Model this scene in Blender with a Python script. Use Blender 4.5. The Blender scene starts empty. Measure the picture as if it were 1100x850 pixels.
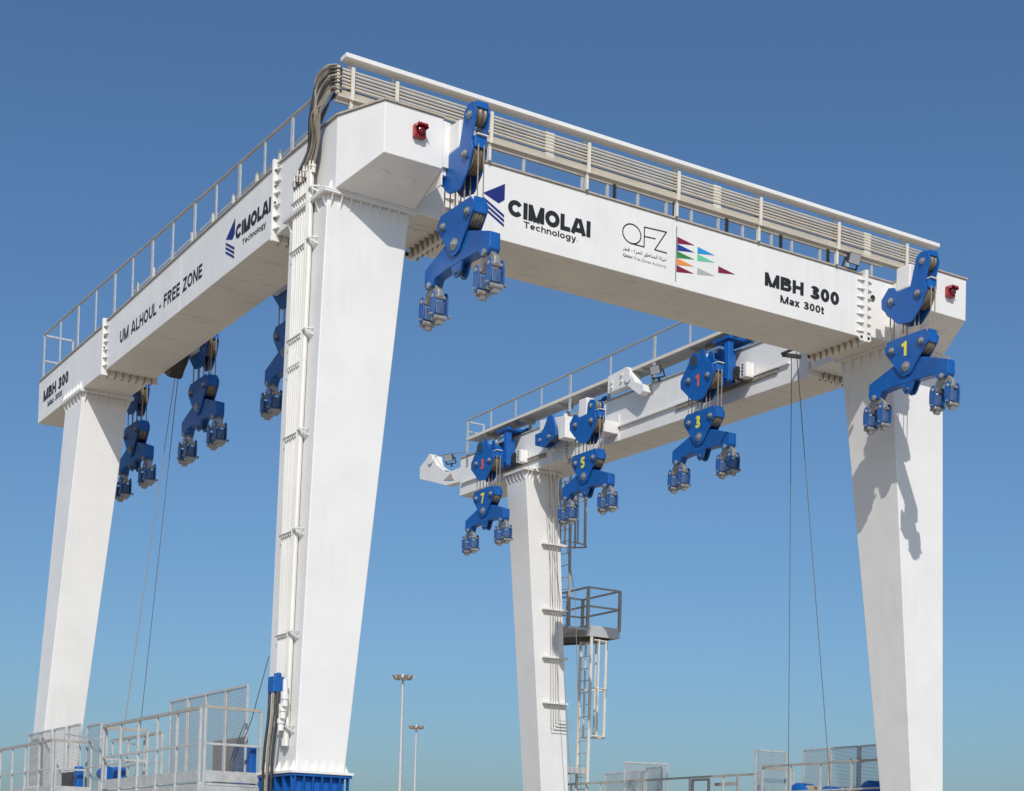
import bpy, bmesh, math, random
from mathutils import Vector, Matrix
random.seed(7)
R = math.radians
SC = bpy.context.scene
COL = SC.collection

# ------------------------------------------------------------------ camera
F_PX, W_PX = 1728.27, 1100.0
YAW, PITCH, ROLL, SHIFT = -0.5574432, 0.0293688, 0.0267607, 458.84
fwd = Vector((-math.sin(YAW), math.cos(YAW), 0)); rgt = Vector((math.cos(YAW), math.sin(YAW), 0)); up = Vector((0, 0, 1))
f2 = fwd*math.cos(PITCH)+up*math.sin(PITCH); u2 = up*math.cos(PITCH)-fwd*math.sin(PITCH)
r3 = rgt*math.cos(ROLL)+u2*math.sin(ROLL); u3 = u2*math.cos(ROLL)-rgt*math.sin(ROLL)
cam = bpy.data.cameras.new('camera'); camo = bpy.data.objects.new('camera', cam); COL.objects.link(camo)
m = Matrix.Identity(4)
for i, v in enumerate((r3, u3, -f2)):
    m[0][i], m[1][i], m[2][i] = v.x, v.y, v.z
m[0][3], m[1][3], m[2][3] = -11.487, -23.664, 1.718
camo.matrix_world = m
cam.sensor_fit = 'HORIZONTAL'; cam.sensor_width = 36.0
cam.lens = F_PX/W_PX*36.0
cam.shift_y = SHIFT/W_PX
cam.clip_start = 0.1; cam.clip_end = 6000
SC.camera = camo
# ------------------------------------------------------------------ sky and sun
SUN_D = Vector((0.3981, 0.6404, -0.6568)).normalized()      # the way the light travels
SUN_EL = math.asin(-SUN_D.z)
SUN_AZ = math.atan2(-SUN_D.x, -SUN_D.y)                      # clockwise from +Y
w = bpy.data.worlds.new('World'); SC.world = w; w.use_nodes = True
nt = w.node_tree
sky = nt.nodes.new('ShaderNodeTexSky'); sky.sky_type = 'NISHITA'; sky.sun_disc = False
sky.sun_elevation = SUN_EL; sky.sun_rotation = SUN_AZ
sky.altitude = 0; sky.air_density = 1.1; sky.dust_density = 1.7; sky.ozone_density = 9.0
wb = nt.nodes.new('ShaderNodeMix'); wb.data_type = 'RGBA'; wb.blend_type = 'MULTIPLY'; wb.inputs[0].default_value = 1.0
wb.inputs[7].default_value = (0.98, 1.05, 1.03, 1)           # even white balance of the whole sky
nt.links.new(sky.outputs[0], wb.inputs[6]); nt.links.new(wb.outputs[2], nt.nodes['Background'].inputs[0])
nt.nodes['Background'].inputs[1].default_value = 0.099
sl = bpy.data.lights.new('sun', 'SUN'); sl.energy = 3.5; sl.angle = R(0.53); sl.color = (1.0, 0.955, 0.895)
so = bpy.data.objects.new('sun', sl); COL.objects.link(so)
so.rotation_euler = SUN_D.to_track_quat('-Z', 'Y').to_euler(); so.location = (-30, -50, 60)
SC.view_settings.view_transform = 'Standard'; SC.view_settings.look = 'None'
SC.view_settings.exposure = 0.0; SC.view_settings.gamma = 1.0
SC.render.engine = 'CYCLES'
SC.cycles.max_bounces = 8

# ------------------------------------------------------------------ materials
def mat(name, col, rough=0.5, metal=0.0, var=0.0, vscale=2.0, bump=0.0, bscale=8.0, streak=0.0, scol=(0.30, 0.22, 0.13), coat=0.0, sscale=1.0):
    M = bpy.data.materials.new(name); M.use_nodes = True
    n = M.node_tree; b = n.nodes['Principled BSDF']
    b.inputs['Roughness'].default_value = rough; b.inputs['Metallic'].default_value = metal
    b.inputs['Base Color'].default_value = (*col, 1)
    if coat: b.inputs['Coat Weight'].default_value = coat; b.inputs['Coat Roughness'].default_value = 0.15
    if var or streak or bump:
        tc = n.nodes.new('ShaderNodeTexCoord')
    src = None
    if var:
        nz = n.nodes.new('ShaderNodeTexNoise'); nz.inputs['Scale'].default_value = vscale; nz.inputs['Detail'].default_value = 6
        nz.inputs['Roughness'].default_value = 0.6
        n.links.new(tc.outputs['Object'], nz.inputs['Vector'])
        mr = n.nodes.new('ShaderNodeMapRange'); mr.inputs[1].default_value = 0.3; mr.inputs[2].default_value = 0.7
        n.links.new(nz.outputs[0], mr.inputs[0])
        mx = n.nodes.new('ShaderNodeMix'); mx.data_type = 'RGBA'
        mx.inputs[6].default_value = (*[c*(1-var) for c in col], 1); mx.inputs[7].default_value = (*[min(1, c*(1+var)) for c in col], 1)
        n.links.new(mr.outputs[0], mx.inputs[0]); src = mx.outputs[2]
        r2 = n.nodes.new('ShaderNodeMapRange'); r2.inputs[3].default_value = max(0.02, rough-0.1); r2.inputs[4].default_value = min(1, rough+0.12)
        n.links.new(nz.outputs[0], r2.inputs[0]); n.links.new(r2.outputs[0], b.inputs['Roughness'])
    if streak:
        mp = n.nodes.new('ShaderNodeMapping'); mp.inputs['Scale'].default_value = (5*sscale, 5*sscale, 0.35*sscale)
        n.links.new(tc.outputs['Object'], mp.inputs[0])
        nz = n.nodes.new('ShaderNodeTexNoise'); nz.inputs['Scale'].default_value = 1.6; nz.inputs['Detail'].default_value = 8; nz.inputs['Roughness'].default_value = 0.65
        n.links.new(mp.outputs[0], nz.inputs['Vector'])
        n2 = n.nodes.new('ShaderNodeTexNoise'); n2.inputs['Scale'].default_value = 0.5; n2.inputs['Detail'].default_value = 3
        n.links.new(tc.outputs['Object'], n2.inputs['Vector'])
        mu = n.nodes.new('ShaderNodeMath'); mu.operation = 'MULTIPLY'; n.links.new(nz.outputs[0], mu.inputs[0]); n.links.new(n2.outputs[0], mu.inputs[1])
        mr = n.nodes.new('ShaderNodeMapRange'); mr.inputs[1].default_value = 0.27; mr.inputs[2].default_value = 0.5; mr.inputs[4].default_value = streak
        n.links.new(mu.outputs[0], mr.inputs[0])
        mx = n.nodes.new('ShaderNodeMix'); mx.data_type = 'RGBA'; mx.inputs[6].default_value = (*col, 1)
        if src: n.links.new(src, mx.inputs[6])
        mx.inputs[7].default_value = (*scol, 1); n.links.new(mr.outputs[0], mx.inputs[0]); src = mx.outputs[2]
    if src: n.links.new(src, b.inputs['Base Color'])
    if bump:
        nz = n.nodes.new('ShaderNodeTexNoise'); nz.inputs['Scale'].default_value = bscale; nz.inputs['Detail'].default_value = 4
        n.links.new(tc.outputs['Object'], nz.inputs['Vector'])
        bp = n.nodes.new('ShaderNodeBump'); bp.inputs['Strength'].default_value = bump; bp.inputs['Distance'].default_value = 0.02
        n.links.new(nz.outputs[0], bp.inputs['Height']); n.links.new(bp.outputs[0], b.inputs['Normal'])
    return M
WHITE = mat('white_paint', (0.78, 0.762, 0.730), 0.42, var=0.035, vscale=1.3, bump=0.09, bscale=0.9, streak=0.16, scol=(0.42, 0.38, 0.31))
DIRTY = mat('weathered_white_paint', (0.74, 0.70, 0.62), 0.5, var=0.06, vscale=2.5, bump=0.08, bscale=3, streak=0.45, scol=(0.30, 0.20, 0.10), sscale=1.3)
RUSTY = mat('rust_stained_paint', (0.34, 0.27, 0.17), 0.6, var=0.3, vscale=7, streak=0.7, scol=(0.16, 0.09, 0.04), sscale=2)
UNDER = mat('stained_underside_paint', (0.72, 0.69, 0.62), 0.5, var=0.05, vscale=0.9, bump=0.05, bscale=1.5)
EDGE = mat('grey_beige_plate', (0.42, 0.37, 0.31), 0.6, var=0.15, vscale=6, streak=0.3)  # grey-beige, darker than the white faces
PIPE = mat('dusty_pipe_paint', (0.58, 0.525, 0.43), 0.5, var=0.10, vscale=2.2, streak=0.25, scol=(0.36, 0.27, 0.17))
PIPE2 = mat('pipe_gap_shade', (0.40, 0.345, 0.265), 0.6, var=0.15, vscale=2.5)  # dark brown stands in for the shade between the rack pipes
CREAM = mat('cream_pipe_paint', (0.70, 0.65, 0.55), 0.45, var=0.06, vscale=3)
GALV = mat('galvanised_steel', (0.54, 0.54, 0.525), 0.48, metal=0.25, var=0.14, vscale=7, bump=0.06, bscale=30)
GRAIL = mat('weathered_galvanised_rail', (0.43, 0.395, 0.345), 0.55, metal=0.25, var=0.15, vscale=4)
BLUE = mat('blue_paint', (0.003, 0.098, 0.37), 0.42, var=0.16, vscale=3.5, bump=0.06, bscale=6, streak=0.38, scol=(0.045, 0.06, 0.075), coat=0.06, sscale=1.6)
STEEL = mat('bright_steel', (0.40, 0.39, 0.37), 0.48, metal=0.6, var=0.15, vscale=12)
DSTEEL = mat('dark_oily_steel', (0.10, 0.09, 0.08), 0.5, metal=0.5, var=0.2, vscale=10)
ROPE = mat('wire_rope', (0.34, 0.28, 0.20), 0.55, metal=0.3, var=0.2, vscale=30)
DROPE = mat('dark_wire_rope', (0.15, 0.15, 0.15), 0.5, metal=0.3, var=0.2, vscale=30)
SHEAVE = mat('greased_sheave', (0.19, 0.16, 0.115), 0.5, metal=0.2, var=0.3, vscale=12)
HOSE = mat('grey_sheathed_hose', (0.27, 0.235, 0.185), 0.65, var=0.2, vscale=9)
DHOSE = mat('black_rubber_hose', (0.045, 0.043, 0.04), 0.5, var=0.3, vscale=8)
BLACK = mat('black_lettering', (0.017, 0.017, 0.019), 0.45, var=0.15, vscale=6)
NAVY = mat('navy_emblem', (0.012, 0.022, 0.17), 0.45, var=0.08, vscale=5)
GREYT = mat('grey_lettering', (0.25, 0.25, 0.26), 0.5)
YEL = mat('yellow_numeral', (0.84, 0.72, 0.05), 0.5, var=0.08, vscale=9)
REDN = mat('red_numeral', (0.72, 0.10, 0.06), 0.5, var=0.08, vscale=9)
REDL = mat('red_lamp_plastic', (0.33, 0.010, 0.018), 0.25, var=0.12, vscale=9, coat=0.3)
REDD = mat('dark_red_lens', (0.12, 0.004, 0.008), 0.12, coat=0.5)
GLASS = mat('lamp_glass', (0.42, 0.43, 0.44), 0.12, metal=0.1)
DARK = mat('dark_housing', (0.05, 0.048, 0.045), 0.5, var=0.2, vscale=8)
TYRE = mat('tyre_rubber', (0.03, 0.03, 0.03), 0.8, bump=0.2, bscale=14)
TANP = mat('tan_cover', (0.50, 0.41, 0.28), 0.7, var=0.1, vscale=4)
FL = {k: mat(k+'_print', c, 0.5) for k, c in dict(maroon=(0.20, 0.010, 0.035), royal=(0.012, 0.045, 0.29), green=(0.035, 0.22, 0.06),
      orange=(0.80, 0.26, 0.06), cyan=(0.015, 0.27, 0.58), mint=(0.13, 0.55, 0.30), silver=(0.42, 0.41, 0.38)).items()}
# short brown run marks on the undersides
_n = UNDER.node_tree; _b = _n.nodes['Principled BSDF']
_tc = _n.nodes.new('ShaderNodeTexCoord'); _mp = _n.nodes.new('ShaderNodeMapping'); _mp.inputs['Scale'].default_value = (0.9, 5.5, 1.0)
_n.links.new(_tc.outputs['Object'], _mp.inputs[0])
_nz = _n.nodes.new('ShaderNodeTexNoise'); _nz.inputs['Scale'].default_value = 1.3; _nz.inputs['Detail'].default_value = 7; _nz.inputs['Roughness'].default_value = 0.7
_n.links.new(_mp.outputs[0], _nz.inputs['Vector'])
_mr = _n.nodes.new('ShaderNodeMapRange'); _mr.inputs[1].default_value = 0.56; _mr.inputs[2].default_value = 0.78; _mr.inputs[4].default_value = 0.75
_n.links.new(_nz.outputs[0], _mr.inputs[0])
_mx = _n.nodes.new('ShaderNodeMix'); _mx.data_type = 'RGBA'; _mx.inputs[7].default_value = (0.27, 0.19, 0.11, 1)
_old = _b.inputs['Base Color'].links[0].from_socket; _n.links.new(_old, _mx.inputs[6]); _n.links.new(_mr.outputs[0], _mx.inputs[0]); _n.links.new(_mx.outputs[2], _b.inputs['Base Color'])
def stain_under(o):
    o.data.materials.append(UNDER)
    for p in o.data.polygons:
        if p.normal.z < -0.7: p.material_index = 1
# wire mesh: fine wires with holes between, as a procedural cut-out
MESH = bpy.data.materials.new('wire_mesh'); MESH.use_nodes = True
n = MESH.node_tree; b = n.nodes['Principled BSDF']; b.inputs['Base Color'].default_value = (0.40, 0.40, 0.40, 1); b.inputs['Metallic'].default_value = 0.4; b.inputs['Roughness'].default_value = 0.5
tc = n.nodes.new('ShaderNodeTexCoord'); sep = n.nodes.new('ShaderNodeSeparateXYZ'); n.links.new(tc.outputs['Object'], sep.inputs[0])
def wire(sock, pitch, wd):
    a = n.nodes.new('ShaderNodeMath'); a.operation = 'DIVIDE'; a.inputs[1].default_value = pitch; n.links.new(sock, a.inputs[0])
    f = n.nodes.new('ShaderNodeMath'); f.operation = 'FRACT'; n.links.new(a.outputs[0], f.inputs[0])
    l = n.nodes.new('ShaderNodeMath'); l.operation = 'LESS_THAN'; l.inputs[1].default_value = wd; n.links.new(f.outputs[0], l.inputs[0]); return l.outputs[0]
xy = n.nodes.new('ShaderNodeMath'); xy.operation = 'ADD'; n.links.new(sep.outputs[0], xy.inputs[0]); n.links.new(sep.outputs[1], xy.inputs[1])
mxx = n.nodes.new('ShaderNodeMath'); mxx.operation = 'MAXIMUM'; n.links.new(wire(xy.outputs[0], 0.032, 0.18), mxx.inputs[0]); n.links.new(wire(sep.outputs[2], 0.032, 0.30), mxx.inputs[1])
n.links.new(mxx.outputs[0], b.inputs['Alpha'])

# ------------------------------------------------------------------ mesh helpers
class MB:
    def __init__(s): s.v = []; s.f = []
    def add(s, vs, fs):
        o = len(s.v); s.v += [tuple(v) for v in vs]; s.f += [tuple(i+o for i in f) for f in fs]; return s
    def hexa(s, a, b):          # a: 4 lower corners, b: 4 upper corners, same turn (counter-clockwise from above)
        return s.add(list(a)+list(b), [(3, 2, 1, 0), (4, 5, 6, 7), (0, 1, 5, 4), (1, 2, 6, 5), (2, 3, 7, 6), (3, 0, 4, 7)])
    def box(s, x0, x1, y0, y1, z0, z1):
        return s.hexa([(x0, y0, z0), (x1, y0, z0), (x1, y1, z0), (x0, y1, z0)], [(x0, y0, z1), (x1, y0, z1), (x1, y1, z1), (x0, y1, z1)])
    def bar(s, p0, p1, w, h=None, upv=(0, 0, 1)):
        p0 = Vector(p0); p1 = Vector(p1); h = h or w; d = (p1-p0).normalized(); u = Vector(upv)
        if abs(d.dot(u)) > 0.98: u = Vector((0, 1, 0))
        a = d.cross(u).normalized()*(w/2); c = a.cross(d).normalized()*(h/2)
        return s.hexa([p0-a-c, p0+a-c, p0+a+c, p0-a+c], [p1-a-c, p1+a-c, p1+a+c, p1-a+c])
    def tube(s, pts, r, nseg=8, r1=None, cap=True):
        pts = [Vector(p) for p in pts]; rings = []; ref = None
        for i, p in enumerate(pts):
            d = (pts[min(i+1, len(pts)-1)]-pts[max(i-1, 0)]).normalized()
            if ref is None:
                ref = Vector((0, 0, 1)) if abs(d.z) < 0.9 else Vector((1, 0, 0))
            a = (ref-d*ref.dot(d)).normalized(); ref = a; c = d.cross(a)
            rr = r if r1 is None else r+(r1-r)*i/(len(pts)-1)
            rings.append([p+(a*math.cos(t)+c*math.sin(t))*rr for t in (2*math.pi*k/nseg for k in range(nseg))])
        vs = [v for rg in rings for v in rg]; fs = []
        for i in range(len(rings)-1):
            for k in range(nseg):
                k2 = (k+1) % nseg; fs.append((i*nseg+k, i*nseg+k2, (i+1)*nseg+k2, (i+1)*nseg+k))
        if cap: fs.append(tuple(range(nseg-1, -1, -1))); fs.append(tuple((len(rings)-1)*nseg+k for k in range(nseg)))
        return s.add(vs, fs)
    def lathe(s, c, axis, prof, nseg=24):           # prof: (offset along axis, radius)
        c = Vector(c); d = Vector(axis).normalized(); ref = Vector((0, 0, 1)) if abs(d.z) < 0.9 else Vector((1, 0, 0))
        a = (ref-d*ref.dot(d)).normalized(); e = d.cross(a); vs = []
        for t, r in prof:
            vs += [c+d*t+(a*math.cos(2*math.pi*k/nseg)+e*math.sin(2*math.pi*k/nseg))*r for k in range(nseg)]
        fs = []
        for i in range(len(prof)-1):
            for k in range(nseg):
                k2 = (k+1) % nseg; fs.append((i*nseg+k, i*nseg+k2, (i+1)*nseg+k2, (i+1)*nseg+k))
        fs.append(tuple(range(nseg-1, -1, -1))); fs.append(tuple((len(prof)-1)*nseg+k for k in range(nseg)))
        return s.add(vs, fs)
    def prism(s, poly, axis, lo, hi):                # poly in the two other axes (x: (y,z), y: (x,z), z: (x,y))
        def P(p, t): return {'x': (t, p[0], p[1]), 'y': (p[0], t, p[1]), 'z': (p[0], p[1], t)}[axis]
        k = len(poly); vs = [P(p, lo) for p in poly]+[P(p, hi) for p in poly]
        fs = [tuple(range(k-1, -1, -1)), tuple(range(k, 2*k))]+[(i, (i+1) % k, k+(i+1) % k, k+i) for i in range(k)]
        return s.add(vs, fs)
    def mesh(s, name, material, smooth=None, bevel=0):
        me = bpy.data.meshes.new(name); me.from_pydata([tuple(v) for v in s.v], [], s.f)
        bm = bmesh.new(); bm.from_mesh(me); bmesh.ops.recalc_face_normals(bm, faces=bm.faces)
        if bevel:
            bmesh.ops.bevel(bm, geom=[e for e in bm.edges if e.is_manifold and e.calc_face_angle(0) > R(20)], offset=bevel, segments=2, profile=0.5, affect='EDGES', clamp_overlap=True)
        bm.to_mesh(me); bm.free()
        if smooth:
            me.shade_smooth(); me.set_sharp_from_angle(angle=R(smooth))
        me.materials.append(material); return me

def link(name, data, parent=None, loc=(0, 0, 0), label=None, cat=None, group=None, kind=None):
    o = bpy.data.objects.new(name, data); COL.objects.link(o); o.location = loc
    if parent is not None: o.parent = parent
    if label: o['label'] = label
    if cat: o['category'] = cat
    if group: o['group'] = group
    if kind: o['kind'] = kind
    return o
def part(name, mb, material, parent, smooth=None, bevel=0, loc=(0, 0, 0), label=None):
    return link(name, mb.mesh(name, material, smooth, bevel), parent, loc, label)
def copy_tree(o, parent=None, loc=None):
    c = o.copy(); COL.objects.link(c)
    if parent is not None: c.parent = parent
    if loc is not None: c.location = loc
    for ch in o.children: copy_tree(ch, c)
    return c
def arc(pts, steps=8):             # smooth curve through points (Catmull-Rom)
    P = [Vector(p) for p in pts]; P = [P[0]*2-P[1]]+P+[P[-1]*2-P[-2]]; out = []
    for i in range(1, len(P)-2):
        for k in range(steps):
            t = k/steps; a, b_, c, d = P[i-1:i+3]
            out.append(0.5*((2*b_)+(c-a)*t+(2*a-5*b_+4*c-d)*t*t+(3*b_-a-3*c+d)*t**3))
    out.append(P[-2]); return out
def lettering(body, parent, origin, udir, width, height, material, bold=0.0, name='lettering', shear=0.0, space=1.0):
    c = bpy.data.curves.new('lettering', 'FONT'); c.body = body; c.offset = bold; c.space_character = space; c.resolution_u = 4; c.fill_mode = 'FRONT'
    t = bpy.data.objects.new('lettering_source', c); COL.objects.link(t)
    bpy.context.view_layer.update()
    me = bpy.data.meshes.new_from_object(t.evaluated_get(bpy.context.evaluated_depsgraph_get()))
    bpy.data.objects.remove(t); bpy.data.curves.remove(c)
    xs = [v.co.x for v in me.vertices]; ys = [v.co.y for v in me.vertices]
    x0, x1, y0, y1 = min(xs), max(xs), min(ys), max(ys); u = Vector(udir); o = Vector(origin)
    for v in me.vertices:
        a = (v.co.x-x0)/(x1-x0)*width; b_ = (v.co.y-y0)/(y1-y0)*height
        v.co = o+u*a+Vector((0, 0, b_))
    me.materials.clear(); me.materials.append(material); me.name = name
    return link(name, me, parent, kind='stuff')   # print too fine to pick apart

def ell(cx, cy, rx, ry, a0, a1, n_=14): return [(cx+rx*math.cos(R(a0+(a1-a0)*k/n_)), cy+ry*math.sin(R(a0+(a1-a0)*k/n_))) for k in range(n_+1)]
def glyph(ch, t):
    """heavy grotesque letter: (width, strokes); cap height 1, stroke thickness t"""
    a = t/2; xh = .74
    if ch == 'C': return .95, [ell(.49, .5, .49-a, .5-a, 34, 326, 22)]
    if ch == 'O': return .98, [ell(.49, .5, .49-a, .5-a, 0, 360, 28)]
    if ch == '0': return .66, [ell(.33, .5, .33-a, .5-a, 0, 360, 24)]
    if ch == 'I': return t, [[(a, 0), (a, 1)]]
    if ch == 'M': return 1.06, [[(a, 0), (a, 1)], [(1.06-a, 0), (1.06-a, 1)], [(a, 1), (.53-a*.4, 0)], [(1.06-a, 1), (.53+a*.4, 0)]]
    if ch == 'N': return .86, [[(a, 0), (a, 1)], [(.86-a, 0), (.86-a, 1)], [(a, 1), (.86-a, 0)]]
    if ch == 'L': return .68, [[(a, 1), (a, a), (.68, a)]]
    if ch == 'A': return 1.0, [[(a*.75, 0), (.5-a*.45, 1)], [(1-a*.75, 0), (.5+a*.45, 1)], [(.24, .26), (.76, .26)]]
    if ch == 'T': return .78, [[(0, 1-a), (.78, 1-a)], [(.39, 0), (.39, 1-t)]]
    if ch == 'H': return .82, [[(a, 0), (a, 1)], [(.82-a, 0), (.82-a, 1)], [(t, .51), (.82-t, .51)]]
    if ch == 'U': return .82, [[(a, 1)]+ell(.41, .41-a+a, .41-a, .41-a, 180, 360, 12)+[(.82-a, 1)]]
    if ch == 'B': return .80, [[(a, 0), (a, 1)], [(a, 1-a)]+ell(.46, .755, .30-a, .245-a, 90, -90, 10)+[(a, .51)], [(a, .51)]+ell(.48, .26+a*.5, .32-a, .255-a*.5, 90, -90, 10)+[(a, a*1.0)]]
    if ch == 'R': return .82, [[(a, 0), (a, 1)], [(t, 1-a)]+ell(.50, .73, .30-a, .27-a, 90, -90, 8)+[(t, .47)], [(.44, .46), (.74-a*.4, 0)]]
    if ch == 'F': return .68, [[(a, 0), (a, 1-a), (.68, 1-a)], [(t, .53), (.62, .53)]]
    if ch == 'E': return .70, [[(.70, a), (a, a), (a, 1-a), (.70, 1-a)], [(t, .52), (.65, .52)]]
    if ch == 'Z': return .76, [[(.03, 1-a), (.73-a*.6, 1-a), (.03+a*.6, a), (.76, a)]]
    if ch == '-': return .36, [[(0, .36), (.36, .36)]]
    if ch == '3': return .70, [ell(.34, .745, .32-a, .255-a, 170, -90, 14)+[(.24, .49)], [(.24, .51)]+ell(.34, .275, .36-a, .275-a, 90, -172, 16)]
    if ch == '1': return .46, [[(.46-a*1.1, 0), (.46-a*1.1, 1)], [(0, .74), (.36, .90)]]
    if ch == '5': return .66, [[(.62, 1-a), (.16, 1-a), (.11, .53)], ell(.32, .33, .34-a, .33-a, 130, -160, 14)]
    if ch == '7': return .64, [[(0, 1-a), (.64-a*.8, 1-a), (.26, 0)]]
    if ch == 'a': return .62, [[(.62-a, 0), (.62-a, .50)]+ell(.31, .50, .31-a, .24-a, 0, 165, 8), ell(.29, .22, .29-a, .22-a, 20, 360, 14)]
    if ch == 'c': return .60, [ell(.32, .37, .32-a, .37-a, 42, 318)]
    if ch == 'e': return .64, [ell(.32, .37, .32-a, .37-a, -2, -2, 1)[:1]+ell(.32, .37, .32-a, .37-a, 5, 315, 20), [(t, .36), (.64-t*.6, .36)]]
    if ch == 'h': return .62, [[(a, 0), (a, 1)], ell(.31, .43, .31-a, .31-a, 165, 0, 8)+[(.62-a, 0)]]
    if ch == 'n': return .62, [[(a, 0), (a, xh)], ell(.31, .43, .31-a, .31-a, 165, 0, 8)+[(.62-a, 0)]]
    if ch == 'o': return .68, [ell(.34, .37, .34-a, .37-a, 0, 360, 20)]
    if ch == 'l': return t, [[(a, 0), (a, 1)]]
    if ch == 'g': return .65, [ell(.32, .39, .32-a, .35-a, 0, 360, 18), [(.65-a, xh), (.65-a, 0)]+ell(.325, -.02, .325-a, .25-a, 0, -150, 8)]
    if ch == 'y': return .62, [[(a*.7, xh), (.32, .02)], [(.62-a*.7, xh), (.30, -.20), (.10, -.20)]]
    if ch == 'x': return .62, [[(a*.8, xh), (.62-a*.8, 0)], [(.62-a*.8, xh), (a*.8, 0)]]
    if ch == 't': return .40, [[(.17, .95), (.17, a), (.40, a)], [(0, xh-a*.8), (.40, xh-a*.8)]]
    return .34, []
def ribbon(pts, t, closed=False):
    P = [Vector(p) for p in pts]; n_ = len(P); L_, R_ = [], []
    for i, p in enumerate(P):
        if closed: d0 = (p-P[i-1]).normalized(); d1 = (P[(i+1) % n_]-p).normalized()
        else:
            d0 = (p-P[i-1]).normalized() if i else None; d1 = (P[i+1]-p).normalized() if i < n_-1 else None
            d0 = d0 or d1; d1 = d1 or d0
        b_ = (d0+d1).normalized(); nn = Vector((-b_.y, b_.x)); c = max(.45, nn.dot(Vector((-d0.y, d0.x))))
        L_.append(p+nn*(t/2/c)); R_.append(p-nn*(t/2/c))
    return L_, R_
def bold_text(body, parent, origin, udir, width, height, material, t=.2, gap=.10, name='letter'):
    """height is the cap height; each letter is a mesh of its own"""
    G = [glyph(c, t) for c in body]; tot = sum(g_[0] for g_ in G)+gap*(len(G)-1)
    u = Vector(udir); nrm = u.cross(Vector((0, 0, 1))); o = Vector(origin); sx = width/tot; x = 0
    for g_ in G:
        if g_[1]:
            vs, fs = [], []
            for k, st in enumerate(g_[1]):
                closed = (Vector(st[0])-Vector(st[-1])).length < 1e-4
                if closed: st = st[:-1]
                L_, R_ = ribbon(st, t, closed); b0 = len(vs); m_ = len(st)
                for q_ in L_+R_:
                    vs.append(o+u*((x+q_.x)*sx)+Vector((0, 0, min(max(q_.y, -.3), 1.0)*height))+nrm*(.0006*k))
                for i in range(m_ if closed else m_-1):
                    j = (i+1) % m_; fs.append((b0+i, b0+j, b0+m_+j, b0+m_+i))
            me = bpy.data.meshes.new(name); me.from_pydata([tuple(v) for v in vs], [], fs); me.materials.append(material)
            link(name, me, parent)
        x += g_[0]+gap
def decal(poly3, material, parent, name='emblem_shape'):
    me = bpy.data.meshes.new(name); me.from_pydata([tuple(p) for p in poly3], [], [tuple(range(len(poly3)))]); me.materials.append(material)
    return link(name, me, parent)

# ------------------------------------------------------------------ ground
g = MB(); g.add([(-900, -900, 0), (900, -900, 0), (900, 1500, 0), (-900, 1500, 0)], [(0, 1, 2, 3)])
gm = mat('sandy_concrete', (0.40, 0.335, 0.25), 0.85, var=0.12, vscale=0.4, bump=0.3, bscale=6)
part('ground', g, gm, None)['kind'] = 'structure'

# ================================================================== THE BOAT HOIST
ZB, ZT, WID = 13.2, 14.448, 14.637
HL = Vector((7.3, 9.0, 0))
hoist = link('boat_hoist', None, None, HL, 'huge white gantry boat hoist on four tapered legs with lettered beams and walkways', 'boat hoist')
hoist.empty_display_size = 1.0
def hp(name, mb, material, smooth=None, bevel=0, label=None):     # a part of the hoist, built in world coordinates
    return part(name, mb, material, hoist, smooth, bevel, tuple(-HL), label)
def mir(x): return WID-x

# shared small meshes --------------------------------------------------------
def tri_mesh(name, a, h, t, material):    # triangular stiffener: leg a along +x, leg h along -z, thickness t in y
    return MB().prism([(0, 0), (a, 0), (0.12*a, -h), (0, -h)], 'y', -t/2, t/2).mesh(name, material)
GUS_V = tri_mesh('gusset', 0.10, 0.22, 0.016, WHITE)
GUS_H = MB().prism([(0, 0), (0.0, 0.17), (-0.02, 0.17), (-0.074, 0.0)], 'z', -0.009, 0.009).mesh('gusset', WHITE)   # flat triangle for beam joints
GUS_D = tri_mesh('gusset', 0.09, 0.16, 0.016, RUSTY)
BOLT = MB().lathe((0, 0, 0), (0, 0, -1), [(0, 0.022), (0.03, 0.022)], 6).mesh('bolt', DSTEEL)
def put(name, me, parent, loc, rz=0.0, rx=0.0, ry=0.0):
    o = link(name, me, parent, loc); o.rotation_euler = (rx, ry, rz); return o

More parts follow.
